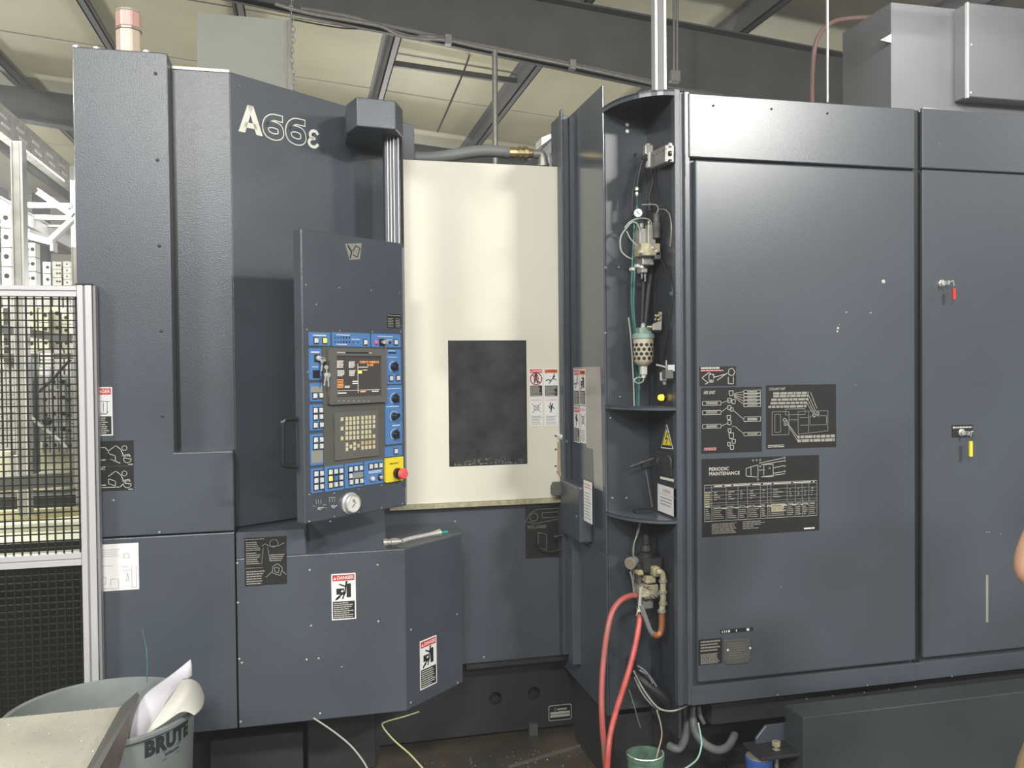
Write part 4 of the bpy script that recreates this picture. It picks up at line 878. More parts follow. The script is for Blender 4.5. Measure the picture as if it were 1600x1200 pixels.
# bottom dial, spray symbols, badges
c = FPn.at(*r3(437, 950))
mb = MB(); mb.lathe(c, FPn.N, [(0, .037), (.006, .037), (.009, .032), (.02, .031), (.022, .028), (.016, .026), (.016, .001)], 28); hd = build(mb, 'round_dial', STEEL, cp, smooth=True, label='chrome round dial')
mb = MB(); mb.lathe(c, FPn.N, [(.016, .0255), (.017, .025), (.0175, .001)], 24); build(mb, 'dial_face', BTN, hd, smooth=True)
mb = MB(); u, v = FPn.uv(*r3(445, 945)); stroke(mb, FPn, [(u-.008, v-.012), (u+.008, v+.002)], .002, .0178); stroke(mb, FPn, circ(FPn, u-.001, v+.008, .004, 8), .002, .0178, closed=True); build(mb, 'dial_print', BINK, hd)
mb = MB()
for x in (138, 160, 182): stroke(mb, FPn, [FPn.uv(*r3(x-5, 918)), FPn.uv(*r3(x-2, 945)), FPn.uv(*r3(x, 958))], .0013, .0005)
for x in (255, 278, 300): stroke(mb, FPn, [FPn.uv(*r3(x-5, 900)), FPn.uv(*r3(x+2, 922)), FPn.uv(*r3(x, 940))], .0013, .0005)
for a, b in (((105, 972), (125, 978)), ((195, 968), (225, 962)), ((195, 990), (230, 988)), ((250, 898), (310, 898))): stroke(mb, FPn, [FPn.uv(*r3(*a)), FPn.uv(*r3(*b))], .0013, .0005)
build(mb, 'spray_symbols', INK, cp)
for x, y in ((163, 1000), (287, 983)):
    mb = MB(); p = FPn.at(*r3(x, y)); mb.lathe(p, FPn.N, [(0, .006), (.006, .005)], 10); mb.bar(p+FPn.N*.006, p+FPn.N*.014+FPn.U*.006+V((0, 0, .006)), .003); mb.bar(p+FPn.N*.006, p+FPn.N*.014-FPn.U*.005+V((0, 0, .006)), .003); build(mb, 'toggle_switch', STEEL, cp)
Fps = [r3(76, 873), r3(298, 860), r3(515, 825), r3(722, 790), r3(76, 1112), r3(298, 1070), r3(262, 1112), r3(515, 1030), r3(722, 990), r3(908, 955), r3(908, 760), r2(63, 168), r2(405, 180), r2(745, 190), r2(1040, 190), r2(1050, 970), r2(72, 610), (530, 449.5), (580, 454), (624, 458), (478, 445)]
screws(FPn, Fps, cp, .0028)
o = fpanel(R2(898, 5, 1042, 150), DECAL, 'label_plate', 0, .0012, rad=.002, label='small black legend plate'); mb = MB(); u0, v0, u1, v1 = FPn.rect(*R2(905, 45, 1035, 145)); lines(mb, FPn, u0, v0, (u0*.55+u1*.45), v1, 6, .0012, rng, .4, .1); lines(mb, FPn, u0*.4+u1*.6, v0, u1, v1, 6, .0012, rng, .4, .1); u0, v0, u1, v1 = FPn.rect(*R2(900, 12, 1040, 28)); lines(mb, FPn, u0, v0, u1, v1, 1, .0012, rng, .5, 0); build(mb, 'plate_print', INKG, o)
mb = MB(); mb.fprism(FPn, [FPn.uv(*p) for p in ((539, 381), (565, 380), (562, 405), (546, 406))], 0, .001); o = build(mb, 'silver_badge', ZINC, cp, label='worn silver shield sticker')
mb = MB(); stroke(mb, FPn, [FPn.uv(*p) for p in ((543, 384), (549, 393), (547, 403))], .005, .001); stroke(mb, FPn, [FPn.uv(*p) for p in ((551, 392), (556, 384), (562, 388), (558, 402), (551, 398))], .003, .001); build(mb, 'badge_print', DECAL, o)
# pendant arm: head box on the machine top and ribbed post
zb1 = Z_(556, 151, 3.14); zb0 = Z_(556, 197, 3.14)
am = mc
a0 = onY(541, 158, 3.24); a1 = onY(557, 151, 3.14); a2 = onY(618, 156, 3.16); a3 = onY(629, 160, 3.26)
mb = MB(); mb.zprism([(a1.x, a1.y), (a2.x, a2.y), (a3.x, a3.y), (a3.x+.02, 3.62), (a0.x, 3.62), (a0.x, a0.y)], zb0, zb1); build(mb, 'pendant_arm_box', PAINT, am, bevel=.004, seg=2)
px0, px1 = onY(601, 300, 3.26), onY(627, 300, 3.26); zp0 = Z_(600, 384, 3.2)
mb = MB(); mb.box((px0.x, 3.26, zp0-.35), (px1.x-.004, 3.33, zb0+.01)); pp = build(mb, 'pendant_post', PAINT, am, bevel=.003)
mb = MB()
for px in (606.5, 611, 616, 623): x = X_(px, 300, 3.25); mb.box((x-.0015, 3.252, zp0-.3), (x+.0013, 3.262, zb0))
build(mb, 'post_rib', ALU, pp, kind='stuff')
mb = MB(); x = X_(628, 300, 3.3); mb.cyl((x, 3.3, zp0-.3), (x, 3.3, zb0), .006, 8); build(mb, 'cable_tube', RUBBER, pp)

# ------------------------------------------------------------------ placards on the left and middle panels
o, r, n = sticker(FA, (382, 839, 448, 914), pd, 'placard', 'black lubrication diagram placard', DECAL); q = fr(r)
mb = MB()
for a, b, c, d, k in ((.02, .02, .5, .05, 1), (.04, .08, .38, .28, 5), (.04, .3, .38, .56, 6), (.6, .36, .98, .52, 4), (.02, .62, .48, .64, 1), (.04, .68, .5, .98, 6)): lines(mb, FA, *q(a, d), *q(c, b), k, n, rng, .45, .35)
stroke(mb, FA, circ(FA, *q(.7, .14), .014, 10), .0016, n, closed=True); stroke(mb, FA, [q(.42, .18), q(.5, .14), q(.6, .2), q(.8, .2), q(.95, .14)], .002, n); stroke(mb, FA, [q(.45, .22), q(.4, .56)], .0014, n); stroke(mb, FA, [q(.55, .22), q(.6, .5)], .0014, n)
for l in ([(.66, .62), (.66, .76), (.84, .82), (.9, .66), (.78, .57), (.66, .62)], [(.7, .64), (.72, .74), (.8, .76), (.82, .66), (.7, .64)], [(.5, .84), (.66, .72)], [(.98, .8), (.88, .72)]): stroke(mb, FA, [q(*p) for p in l], .0018, n)
build(mb, 'placard_print', INKG, o)
for k, (px, lab) in enumerate((((137, 689, 209, 728), 'upper black cooling diagram placard beside the fence'), ((137, 729, 209, 767), 'lower black cooling diagram placard beside the fence'))):
    o, r, n = sticker(FA, px, mc, 'placard', lab, DECAL); q = fr(r); mb = MB()
    for l in ([(.2, .25), (.38, .25), (.45, .4), (.45, .7), (.7, .9)] if k == 0 else [(.2, .85), (.7, .85), (.85, .6)], [(.45, .5), (.6, .6), (.6, .8), (.45, .7), (.45, .5)], [(.62, .2), (.72, .35), (.8, .7), (.95, .75), (.9, .55), (.75, .6)], [(.45, .4), (.6, .2)]): stroke(mb, FA, [q(*p) for p in l], .0022, n)
    stroke(mb, FA, circ(FA, *q(.8, .3), .008, 10), .002, n, closed=True); stroke(mb, FA, circ(FA, *q(.86, .75), .012, 10), .002, n, closed=True); lines(mb, FA, *q(.05, .3), *q(.3, .2), 1, n, rng, .5, .1); lines(mb, FA, *q(.05, .8), *q(.4, .7), 1, n, rng, .5, .1); lines(mb, FA, *q(.88, .98), *q(.98, .94), 1, n, rng, .9, 0)
    build(mb, 'placard_print', INK, o)
mb = MB(); u0, v0, u1, v1 = FA.rect(147, 729, 165, 735); ftext(mb, FA, 'T UNIT', u0, v0, u1, v1, .0013); build(mb, 'placard_heading', INK, mc)
o, r, n = sticker(FA, (136, 850, 217, 923), mc, 'paper_notice', 'white paper sheet with tool drawings'); q = fr(r); mb = MB()
lines(mb, FA, *q(.25, .28), *q(.68, .1), 4, n, rng, .2, .3)
for l in ([(.7, .3), (.72, .22), (.8, .22), (.82, .32), (.7, .3)], [(.25, .46), (.5, .46)], [(.26, .7), (.36, .7), (.36, .85), (.26, .85), (.26, .7)], [(.45, .9), (.45, .75), (.6, .75), (.6, .95)], [(.75, .8), (.78, .64), (.8, .8), (.75, .8)], [(.66, .5), (.8, .5)], [(.7, .58), (.84, .58)], [(.86, .5), (.86, .95), (.95, .95), (.95, .5)], [(.3, .95), (.6, .95)]): stroke(mb, FA, [q(*p) for p in l], .0012, n)
build(mb, 'notice_print', INKG, o)
# diagram placards right below the door
o, r, n = sticker(FE, (821, 791, 886, 871), pe, 'placard', 'black placard with spindle drawing and small heading', DECAL); q = fr(r); mb = MB()
x0, y0 = q(.04, .42); x1, y1 = q(.5, .36); ftext(mb, FE, 'TOOL LOADER', x0, y0, x1, y1, n)
for l in ([(.0, .3), (.1, .12), (.3, .05), (.9, .05)], [(.05, .28), (.2, .33), (.9, .25)], [(.3, .5), (.3, .8), (.5, .85), (.5, .55), (.3, .5)], [(.9, .12), (.4, .12), (.4, .22), (.9, .22)]): stroke(mb, FE, [q(*p) for p in l], .002, n)
stroke(mb, FE, circ(FE, *q(.2, .2), .018, 12), .003, n, closed=True)
build(mb, 'placard_print', INKD, o)
mb = MB(); mb.tube([FE.at(a, b, .03) for a, b in ((836, 845), (842, 856), (858, 860), (878, 854), (890, 848))], .0035, 6); mb.tube([FE.at(a, b, .05) for a, b in ((860, 836), (875, 832), (890, 828), (905, 820))], .008, 8); tag(build(mb, 'sensor_cable', RUBBER, smooth=True), 'black sensor cable looping below the cream door corner', 'cable')

# ------------------------------------------------------------------ nozzle tool on the ledge
t = thing('spray_nozzle', 'chrome spray nozzle with green end resting on the slanted ledge', 'tool', onZ(650, 850, zDt))
def L(px, py, dz=.014): return onZ(px, py, zDt+dz)
Ya = YA+.05
A, B, Cc, D_ = onY(599, 848, Ya), onY(628, 846, Ya), onY(640, 842, Ya+.02), onY(687, 832, Ya+.09)
mb = MB(); mb.lathe(A, B-A, [(0, .014), (.014, .0155), (.016, .012), (.026, .012), (.028, .0145), (.045, .0145), (.055, .011), (.065, .009)], 14); build(mb, 'nozzle_head', ZINC, t, smooth=True)
mb = MB(); mb.tube([B, Cc, Cc.lerp(D_, .5), D_], .008, 10, rr=lambda s: .008+.005*max(0, s-.8)*5); build(mb, 'nozzle_barrel', STEEL, t, smooth=True)
mb = MB(); mb.tube([D_, onY(692, 832, Ya+.1), onY(699, 831, Ya+.11)], .005, 8); build(mb, 'green_tip', mat('green_plastic', (.02, .35, .27), .4), t, smooth=True, label='green end piece')

# ------------------------------------------------------------------ signal tower
t = thing('signal_tower', 'small faded signal lamp tower on top of the left side cabinet', 'signal light', onY(202, 80, YA+.1))
c = onY(201.5, 80, YA+.12); hw = .042; zt = Z_(201, 18, YA+.12); zm = Z_(201, 48, YA+.12)
def octp(cx, cy, r_, k=8): return [(cx+r_*math.cos(math.pi/k+2*math.pi*i/k), cy+r_*math.sin(math.pi/k+2*math.pi*i/k)) for i in range(k)]
mb = MB(); mb.zprism(octp(c.x, c.y, hw), zAt, zm-.003); build(mb, 'lower_lens', STACKL, t, bevel=.004)
mb = MB(); mb.zprism(octp(c.x, c.y, hw*1.04), zm-.003, zm+.003); build(mb, 'joint_ring', ZINC, t)
mb = MB(); mb.zprism(octp(c.x, c.y, hw), zm+.003, zt-.006); build(mb, 'upper_lens', STACKR, t, bevel=.004)
mb = MB(); mb.zprism(octp(c.x, c.y, hw*.98), zt-.006, zt); build(mb, 'lens_cap', INK, t, bevel=.002)

# hanging plastic sheet and chain
YH = 6.2
t = thing('hanging_sheet', 'pale grey sheet hanging from chain behind the left machine top', 'panel', onY(385, 200, YH))
a, b = onY(308, 100, YH), onY(457, 100, YH)
mb = MB(); mb.box((a.x, YH, Z_(385, 260, YH)), (b.x-.03, YH+.02, Z_(360, 24, YH))); build(mb, 'sheet', HANG, t)
mb = MB(); mb.box((b.x-.03, YH-.01, Z_(385, 260, YH)), (b.x, YH+.03, Z_(360, 24, YH))); build(mb, 'sheet_edge_bar', ZINC, t)
t = thing('chain', 'steel chain hanging beside the pale grey sheet', 'chain', onY(458, 130, YH-.1))
yy = YH-.1; ztop = 4.75; zz = Z_(458, 145, yy); x = X_(457, 60, yy); i = 0
lm = MB(); lm.tube([(0.012*math.cos(s)*1.0, 0, 0.022*math.sin(s)) for s in [2*math.pi*k/10 for k in range(11)]], .0035, 5, 1); lme = lm.mesh('link', ZINC)
while zz < ztop:
    M = Matrix.Translation(V((x+(.012 if (i//9) % 2 else 0)*0+math.sin(i*.7)*.006, yy, zz))) @ Matrix.Rotation(math.pi/2*(i % 2), 4, 'Z'); link('link', lme, t, M); zz += .036; i += 1

# ------------------------------------------------------------------ service bay contents
def S(px, py, n=0): return onX(px, py, XS-n)     # on the side wall
def N_(px, py, n=.05): return onY(px, py, YN-n)
def nbox(a, b, c_, d, n0, n1):
    p, q_ = onY(a, b, YN-n1), onY(c_, d, YN-n1); m_ = MB(); m_.box(p, V((q_.x, YN-n0, q_.z))); return m_
# manifold on the side wall
t = thing('valve_manifold', 'silver valve manifold block with three ports at the top of the service bay', 'valve', N_(1030, 268, .08))
mb = MB(); mb.bar(S(1023, 251, .022), S(1047, 240, .022), .034, .062); build(mb, 'manifold_block', ZINC, t, bevel=.004)
for k in range(3):
    mb = MB(); c = S(1048, 227+k*13, .040); mb.lathe(c-FS.N*.001, FS.N, [(0, .009), (.008, .009), (.008, .005), (.004, .004)], 12); build(mb, 'port', BLACK if k else STEEL, t)
mb = MB()
for k in range(5): mb.lathe(S(1021+k*5, 243-k*2.6, .0395), FS.N, [(0, .0025), (.002, .002)], 6); mb.lathe(S(1021+k*5, 264-k*2.4, .0395), FS.N, [(0, .0025), (.002, .002)], 6)
build(mb, 'manifold_screws', BLACK, t, kind='stuff')
mb = MB(); mb.bar(S(1015, 252, .024), S(1021, 250, .024), .036, .055); build(mb, 'end_block', BLK3, t, bevel=.003)
t = thing('cable_connector', 'beige cable connector with black cables left of the manifold', 'connector', N_(1008, 310, .08))
mb = MB(); c = N_(1013, 238, .08); mb.box(c-V((.016, .012, .024)), c+V((.016, .012, .026))); mb.lathe(c+V((0, 0, .02)), (0, 0, 1), [(0, .012), (.012, .012)], 12); build(mb, 'connector_body', ZINC, t, bevel=.003)
mb = MB(); mb.tube([N_(a, b, .10) for a, b in ((1010, 242), (1004, 250), (1000, 265), (996, 285), (995, 300))], .006, 8); mb.tube([N_(a, b, .09) for a, b in ((1004, 250), (994, 275), (989, 300), (988, 330))], .003, 6); mb.cyl(N_(1002, 249, .1), N_(1018, 249, .1), .006, 8); mb.lathe(N_(992, 242, .06), (0, -1, 0), [(0, .006), (.01, .006)], 10); build(mb, 'black_cable', RUBBER, t, smooth=True)
mb = MB(); mb.lathe(N_(995, 292, .1), (0, 0, -1), [(0, .005), (.004, .008), (.012, .008), (.016, .004), (.026, .007), (.034, .004)], 10); build(mb, 'gland', STEEL, t, smooth=True)
mb = MB(); mb.tube([N_(a, b, .07) for a, b in ((1020, 265), (1020, 285), (1016, 300), (1013, 315))], .004, 6); tag(build(mb, 'black_hose', RUBBER, smooth=True), 'short black hose hanging beneath the silver manifold', 'hose')
# teal tubes
for k, (pts, rad, m, lab) in enumerate((
    (((995, 302), (996, 320), (992, 340), (990, 380), (988, 420), (987, 470), (991, 520), (993, 560), (996, 600), (996, 634)), .0045, TEAL, 'left teal air tube running down the service bay'),
    (((998, 330), (994, 370), (992, 420), (990, 480), (995, 530), (999, 580), (998, 634)), .0045, TEAL, 'right teal air tube running down the service bay'),
    (((982, 496), (985, 520), (988, 560), (990, 600), (991, 634)), .003, CLEAR, 'clear drain tube behind the cream filter bowl'))):
    mb = MB(); mb.tube([N_(a, b, .035+.008*k) for a, b in pts], rad, 8); tag(build(mb, 'air_tube', m, smooth=True), lab, 'tube')
# regulator assembly
t = thing('air_regulator', 'grimy air regulator assembly with white gauge in the upper service bay', 'regulator', N_(1012, 450, .07))
mb = MB(); c = N_(1014, 318, .07); mb.lathe(N_(1015, 330, .07), (0, 0, 1), [(0, .012), (.02, .012), (.022, .009), (.034, .009)], 12); build(mb, 'regulator_cap', RUBBER, t, smooth=True)
mb = MB(); mb.lathe(N_(1026, 372, .13), (0, 0, 1), [(0, .014), (.03, .014), (.034, .016), (.055, .016), (.058, .012), (.085, .012), (.09, .008)], 14); build(mb, 'regulator_bonnet', GREYP, t, smooth=True)
mb = MB(); mb.lathe(N_(1014, 362, .085), (0, 0, 1), [(0, .008), (.01, .008), (.012, .006), (.03, .006), (.032, .008), (.04, .008)], 10); build(mb, 'brass_nipple', BRASS, t)
for (a, b, c_, d, n0, n1, m) in ((1000, 386, 1013, 357, .05, .10, BLK1), (1013, 382, 1025, 350, .07, .125, ZINC), (1002, 399, 1032, 380, .08, .15, BEIGE), (1003, 426, 1012, 396, .04, .09, BLK1), (1004, 414, 1022, 398, .05, .12, ZINC), (1024, 405, 1033, 392, .09, .15, GREYP), (1001, 357, 1006, 348, .06, .1, ZINC)):
    mb = nbox(a, b, c_, d, n0, n1); build(mb, 'valve_block', m, t, bevel=.003)
for (a, b) in ((1000, 394), (1024, 393), (1000, 418), (986, 421), (994, 416), (1018, 388)):
    mb = MB(); mb.lathe(N_(a, b, .14), (0.2, -1, 0), [(0, .008), (.008, .009), (.012, .008), (.016, .005)], 10); build(mb, 'pipe_fitting', STEEL, t, smooth=True)
mb = MB(); mb.lathe(N_(1003, 436, .07), (0, 0, 1), [(0, .003), (.02, .004), (.022, .007), (.05, .007)], 10); mb.lathe(N_(1008, 440, .07), (0, 0, 1), [(0, .003), (.02, .004), (.022, .006), (.05, .006)], 10); build(mb, 'drain_fitting', ZINC, t, smooth=True)
g0 = N_(997, 333, .10); gd = V((-.35, -1, 0)).normalized()
mb = MB(); mb.lathe(g0, gd, [(-.02, .017), (0, .018), (.004, .018), (.004, .0155)], 24); gg = build(mb, 'gauge_case', RUBBER, t, smooth=True)
mb = MB(); mb.lathe(g0, gd, [(.0035, .0150), (.005, .0150), (.0052, .001)], 24); build(mb, 'gauge_face', WHITE, gg)
mb = MB(); mb.bar(g0+gd*.007+V((-.006, 0, .006)), g0+gd*.007+V((.006, 0, -.006)), .0016); build(mb, 'gauge_needle', BINK, gg)
mb = MB(); mb.tube([N_(a, b, .10) for a, b in ((1019, 352), (1014, 343), (1000, 341), (985, 346), (976, 356))], .0028, 6); mb.tube([N_(a, b, .10) for a, b in ((1000, 360), (996, 350), (988, 347), (980, 355), (970, 370), (970, 390), (978, 400), (988, 405))], .0028, 6); mb.tube([N_(a, b, .10) for a, b in ((979, 361), (985, 373), (993, 382), (996, 392))], .0025, 6); mb.tube([N_(a, b, .10) for a, b in ((1003, 320), (1025, 320), (1028, 330), (1022, 336))], .0025, 6); build(mb, 'clear_loop_tube', CLEAR, t, smooth=True)
mb = MB(); mb.tube([S(a, b, .008) for a, b in ((1030, 327), (1040, 328), (1047, 338), (1049, 360), (1047, 385))], .0028, 6); tag(build(mb, 'grey_tube', ZINC, smooth=True), 'grey tube curving right from the regulator to the bay wall', 'tube')
mb = MB(); mb.tube([S(a, b, .008) for a, b in ((1030, 400), (1040, 420), (1049, 445), (1050, 470), (1045, 510), (1035, 560))], .0035, 6); mb.lathe(S(1048, 459, .016), (0, -1, 0), [(-.004, .008), (.006, .008)], 10); tag(build(mb, 'signal_cable', RUBBER, smooth=True), 'thin black cable bowing along the right bay wall', 'cable')
mb = MB(); mb.tube([N_(a, b, .05) for a, b in ((1018, 420), (1014, 450), (1010, 490), (1008, 515))], .011, 10); mb.tube([N_(a, b, .05) for a, b in ((1006, 440), (1004, 480), (1003, 515))], .008, 10); tag(build(mb, 'thick_black_hose', RUBBER, smooth=True), 'pair of thick black hoses feeding the cream filter bowl', 'hose')
# filter
t = thing('air_filter', 'air filter with cream perforated bowl and teal head above the upper bay shelf', 'filter', N_(1006, 610, .09))
c = N_(1005.5, 572, .10); rB = .0375
zt_ = N_(1005, 530, .10).z; zb_ = c.z
mb = MB(); mb.lathe((c.x, c.y, zb_), (0, 0, 1), [(0, .014), (.003, .022), (.012, .030), (.022, rB), (zt_-zb_, rB)], 28); fb = build(mb, 'bowl_guard', BOWL, t, smooth=True)
mb = MB()
for r_ in range(4):
    for k in range(12):
        a = 2*math.pi*(k+.5*(r_ % 2))/12+.2; z = zb_+.028+r_*.0165+.0
        d = V((math.cos(a), math.sin(a), 0)); mb.lathe(V((c.x, c.y, z))+d*(rB-.0005), d, [(0, .0066), (.001, .0066)], 10)
build(mb, 'bowl_hole', BLACK, fb)
hd_ = mat('teal_grey_casting', (.21, .30, .28), .4)
mb = MB(); mb.lathe((c.x, c.y, zt_), (0, 0, 1), [(0, rB*1.08), (.02, rB*1.08), (.022, rB*.7)], 20); mb.box(V((c.x-.022, c.y-.02, zt_+.02)), V((c.x+.026, c.y+.02, zt_+.042))); build(mb, 'filter_head', hd_, t, bevel=.003)
mb = MB(); mb.lathe((c.x, c.y, zt_+.04), (0, 0, 1), [(0, .009), (.012, .009), (.018, .006), (.02, .003)], 12); build(mb, 'filter_knob', CLEAR, t, smooth=True)
mb = MB(); mb.box((c.x-.011, c.y-.011, zb_-.032), (c.x+.011, c.y+.011, zb_+.002)); mb.lathe((c.x, c.y, zb_-.045), (0, 0, 1), [(0, .007), (.014, .009)], 12); build(mb, 'drain_block', BLK3, t, bevel=.002)
mb = MB(); zt2 = zb_-.045; mb.tube([(c.x+.001, c.y, zt2), (c.x-.004, c.y, zt2-.012), (c.x-.02, c.y, zt2-.018), (c.x-.034, c.y, zt2-.012), (c.x-.034, c.y, zt2-.002), (c.x-.02, c.y, zt2+.004), (c.x-.008, c.y, zt2+.002)], .0025, 6); build(mb, 'drain_tube', CLEAR, t, smooth=True)
t = thing('filter_bracket', 'green-grey bracket with dirty brass valve right of the filter head', 'bracket', N_(1028, 518, .07))
Fb = Face((0, YN-.16, 0), (1, 0, 0)); mb = MB(); mb.fprism(Fb, [Fb.uv(*p) for p in ((1021, 516), (1034, 516), (1035, 488), (1031, 487), (1031, 502), (1021, 506))], -.015, 0); build(mb, 'bracket_plate', BLK1, t, bevel=.002)
mb = MB()
for k in range(9): p = N_(1027+rng.uniform(-4, 4), 495+rng.uniform(-5, 5), .16); mb.ball(p, .0055)
mb.cyl(N_(1012, 511, .13), N_(1024, 511, .15), .006); build(mb, 'brass_valve', BRASS, t, smooth=True)
# pressure switch with lever on the side wall
t = thing('pressure_switch', 'white pressure switch with small lever beside the amber lamp', 'switch', S(1043, 602, .03))
mb = MB(); mb.box(S(1040, 592, .045), S(1046, 578, .015)); build(mb, 'switch_body', GREYP, t, bevel=.002)
c = S(1036, 588, .03); mb = MB(); mb.box(c-V((.010, .008, .016)), c+V((.010, .008, .014))); o = build(mb, 'switch_face', BLK3, t, bevel=.002)
mb = MB(); mb.box(c+V((-.006, -.0095, -.008)), c+V((.006, -.008, .001))); mb.box(c+V((-.007, -.0095, .004)), c+V((.007, -.008, .008))); build(mb, 'switch_print', BINK, o)
mb = MB(); mb.tube([S(1026, 570, .045), S(1034, 572, .035), S(1044, 575, .02)], .0035, 8); mb.box(S(1044, 580, .03), S(1050, 570, .005)); mb.lathe(S(1041, 567, .02), (0, 0, 1), [(-.01, .003), (.01, .002)], 8); build(mb, 'switch_lever', STEEL, t)
mb = MB(); mb.lathe(S(1038, 598, .03), (0, 0, -1), [(-.006, .007), (.006, .006), (.008, .004)], 10); build(mb, 'switch_nut', ZINC, t)
# amber lamp, triangle, breaker, caution placard on side wall
t = thing('amber_lamp', 'lit amber pilot lamp on the right wall of the service bay', 'lamp', S(1039, 626))
mb = MB(); c = S(1039, 621); mb.lathe(c, FS.N, [(0, .014), (.006, .014), (.008, .012)], 18); build(mb, 'lamp_bezel', BLACK, t, smooth=True)
mb = MB(); mb.lathe(c+FS.N*.008, FS.N, [(0, .0115), (.01, .0115), (.016, .009), (.019, .004)], 18); build(mb, 'lamp_lens', LAMP, t, smooth=True)
mb = MB(); mb.fprism(FS, [FS.uv(*p) for p in ((1033, 700), (1052, 702), (1042, 663))], 0, .001); o = build(mb, 'hazard_sign', WHITE, nsw, label='yellow triangular high voltage sign')
mb = MB(); mb.fprism(FS, [FS.uv(*p) for p in ((1034, 698.5), (1051, 700.5), (1042, 665.5))], .001, .0014); build(mb, 'sign_border', BINK, o)
mb = MB(); mb.fprism(FS, [FS.uv(*p) for p in ((1036, 695), (1049, 696.5), (1042, 670))], .0014, .0018); build(mb, 'sign_field', YEL, o)
mb = MB(); stroke(mb, FS, [FS.uv(*p) for p in ((1043.5, 677), (1040.5, 686), (1044, 685), (1041.5, 694))], .004, .0018); build(mb, 'lightning_bolt', BINK, o)
mb = MB(); mb.fprism(FS, [FS.uv(*p) for p in ((1026, 705), (1052, 707), (1052, 745), (1026, 741))], 0, .008); o = build(mb, 'breaker_window', GLASS, nsw, bevel=.002, label='dark breaker window')
mb = MB(); mb.tube([S(1044, 712, .012), S(1048, 718, .02), S(1048, 730, .012)], .003, 6); mb.tube([S(1029, 715, .012), S(1027, 720, .02), S(1029, 727, .012)], .002, 6); build(mb, 'breaker_lever', GREYP, o, smooth=True)
mb = MB(); mb.fprism(FS, [FS.uv(*p) for p in ((1032, 744), (1053, 749), (1053, 753), (1032, 748))], 0, .0015); build(mb, 'small_label_strip', LETTER, nsw)
u0, v0, u1, v1 = FS.rect(1028, 760, 1057, 803); mb = MB(); mb.fbox(FS, u0, v0, u1, v1, 0, .001); o = build(mb, 'caution_placard', WHITE, nsw, label='white caution placard')
mb = MB(); ftext(mb, FS, 'CAUTION', u0+(u1-u0)*.28, v1-(v1-v0)*.24, u1-(u1-u0)*.3, v1-(v1-v0)*.12, .001); build(mb, 'placard_heading', PINK, o)
mb = MB(); lines(mb, FS, u0+(u1-u0)*.15, v0+(v1-v0)*.25, u1-(u1-u0)*.15, v0+(v1-v0)*.6, 3, .001, rng, .35, .2); mb.fbox(FS, u0+.004, v1-(v1-v0)*.33, u1-.004, v1-(v1-v0)*.32, .001, .0014); build(mb, 'placard_print', INKG, o)
# T bar and clamp on the lower shelf
mb = MB(); mb.cyl(N_(985, 729, .06), N_(1021, 716, .06), .003, 8); mb.cyl(N_(1003, 722, .06), N_(1003, 726, .02), .005, 8); mb.bar(N_(1009, 735, .05), N_(1019, 792, .05), .003, .006); tag(build(mb, 'hook_bar', GREYP), 'slim dark bar leaning across the back of the middle bay', 'bar')
mb = MB(); c = V((N_(1001, 797, .05).x, YN-.06, zsh2)); mb.box(c+V((-.03, -.02, 0)), c+V((.035, .02, .012))); tag(build(mb, 'rubber_foot', RUBBER, bevel=.002), 'small black block lying on the lower bay shelf', 'block')
# lower bay: gauge, solenoid valve, pipes
t = thing('pressure_gauge', 'small dirty brass pressure gauge under the lower bay shelf', 'gauge', N_(986, 900, .06))
c = N_(985, 880, .10); gd = V((-.8, -.6, 0)).normalized()
mb = MB(); mb.lathe(c, gd, [(-.03, .021), (0, .022), (.004, .022), (.004, .018)], 24); o = build(mb, 'gauge_case', ZINC, t, smooth=True)
mb = MB(); mb.lathe(c, gd, [(.0035, .0175), (.005, .0175), (.0052, .001)], 20); build(mb, 'gauge_face', mat('tarnished_dial', (.2, .16, .11), .4), o)
mb = MB(); mb.tube([N_(985, 893, .08), N_(989, 910, .08), N_(991, 930, .08)], .004, 8); build(mb, 'gauge_stem', ZINC, t)
t = thing('solenoid_valve', 'beige and black solenoid valve with elbow pipe under the lower bay shelf', 'valve', N_(1018, 960, .06))
mb = MB(); mb.lathe(N_(1010, 872, .10), (0, 0, 1), [(0, .028), (.02, .028), (.022, .02), (.03, .024), (.05, .02), (.052, .013), (.085, .012), (.09, .006)], 14); build(mb, 'solenoid_coil', RUBBER, t)
mb = nbox(1006, 896, 1035, 872, .03, .14); mb.box(N_(996, 892, .12), N_(1008, 880, .12)+V((0, .08, 0))); build(mb, 'solenoid_housing', RUBBER, t, bevel=.004)
for a, b, c_, d, n0, n1, m in ((998, 916, 1004, 892, .04, .10, GREYP), (997, 900, 1007, 891, .05, .13, BEIGE), (1010, 913, 1026, 900, .05, .14, BEIGE), (1022, 902, 1033, 886, .1, .17, BEIGE), (1004, 938, 1030, 913, .05, .13, BEIGE), (1005, 953, 1022, 938, .05, .11, ZINC)):
    mb = nbox(a, b, c_, d, n0, n1); build(mb, 'valve_body', m, t, bevel=.005)
mb = MB(); mb.tube([N_(a, b, .175) for a, b in ((1025, 893), (1033, 894), (1036, 902), (1036, 915), (1036, 935), (1034, 955))], .011, 12); build(mb, 'elbow_pipe', BEIGE, t, smooth=True)
for py in (908, 925, 943, 955):
    mb = MB(); mb.lathe(N_(1036 if py < 950 else 1034, py, .175), (0, 0, 1), [(-.006, .013), (-.004, .0155), (.004, .0155), (.006, .013)], 12); build(mb, 'pipe_collar', ZINC, t, smooth=True)
mb = MB()
for a, b in ((1008, 915), (1014, 918), (1007, 932), (1018, 931), (1024, 930), (1030, 928)): mb.lathe(N_(a, b, .135), (0, -1, 0), [(0, .007), (.006, .006), (.012, .004)], 8)
build(mb, 'fitting_nuts', ZINC, t)
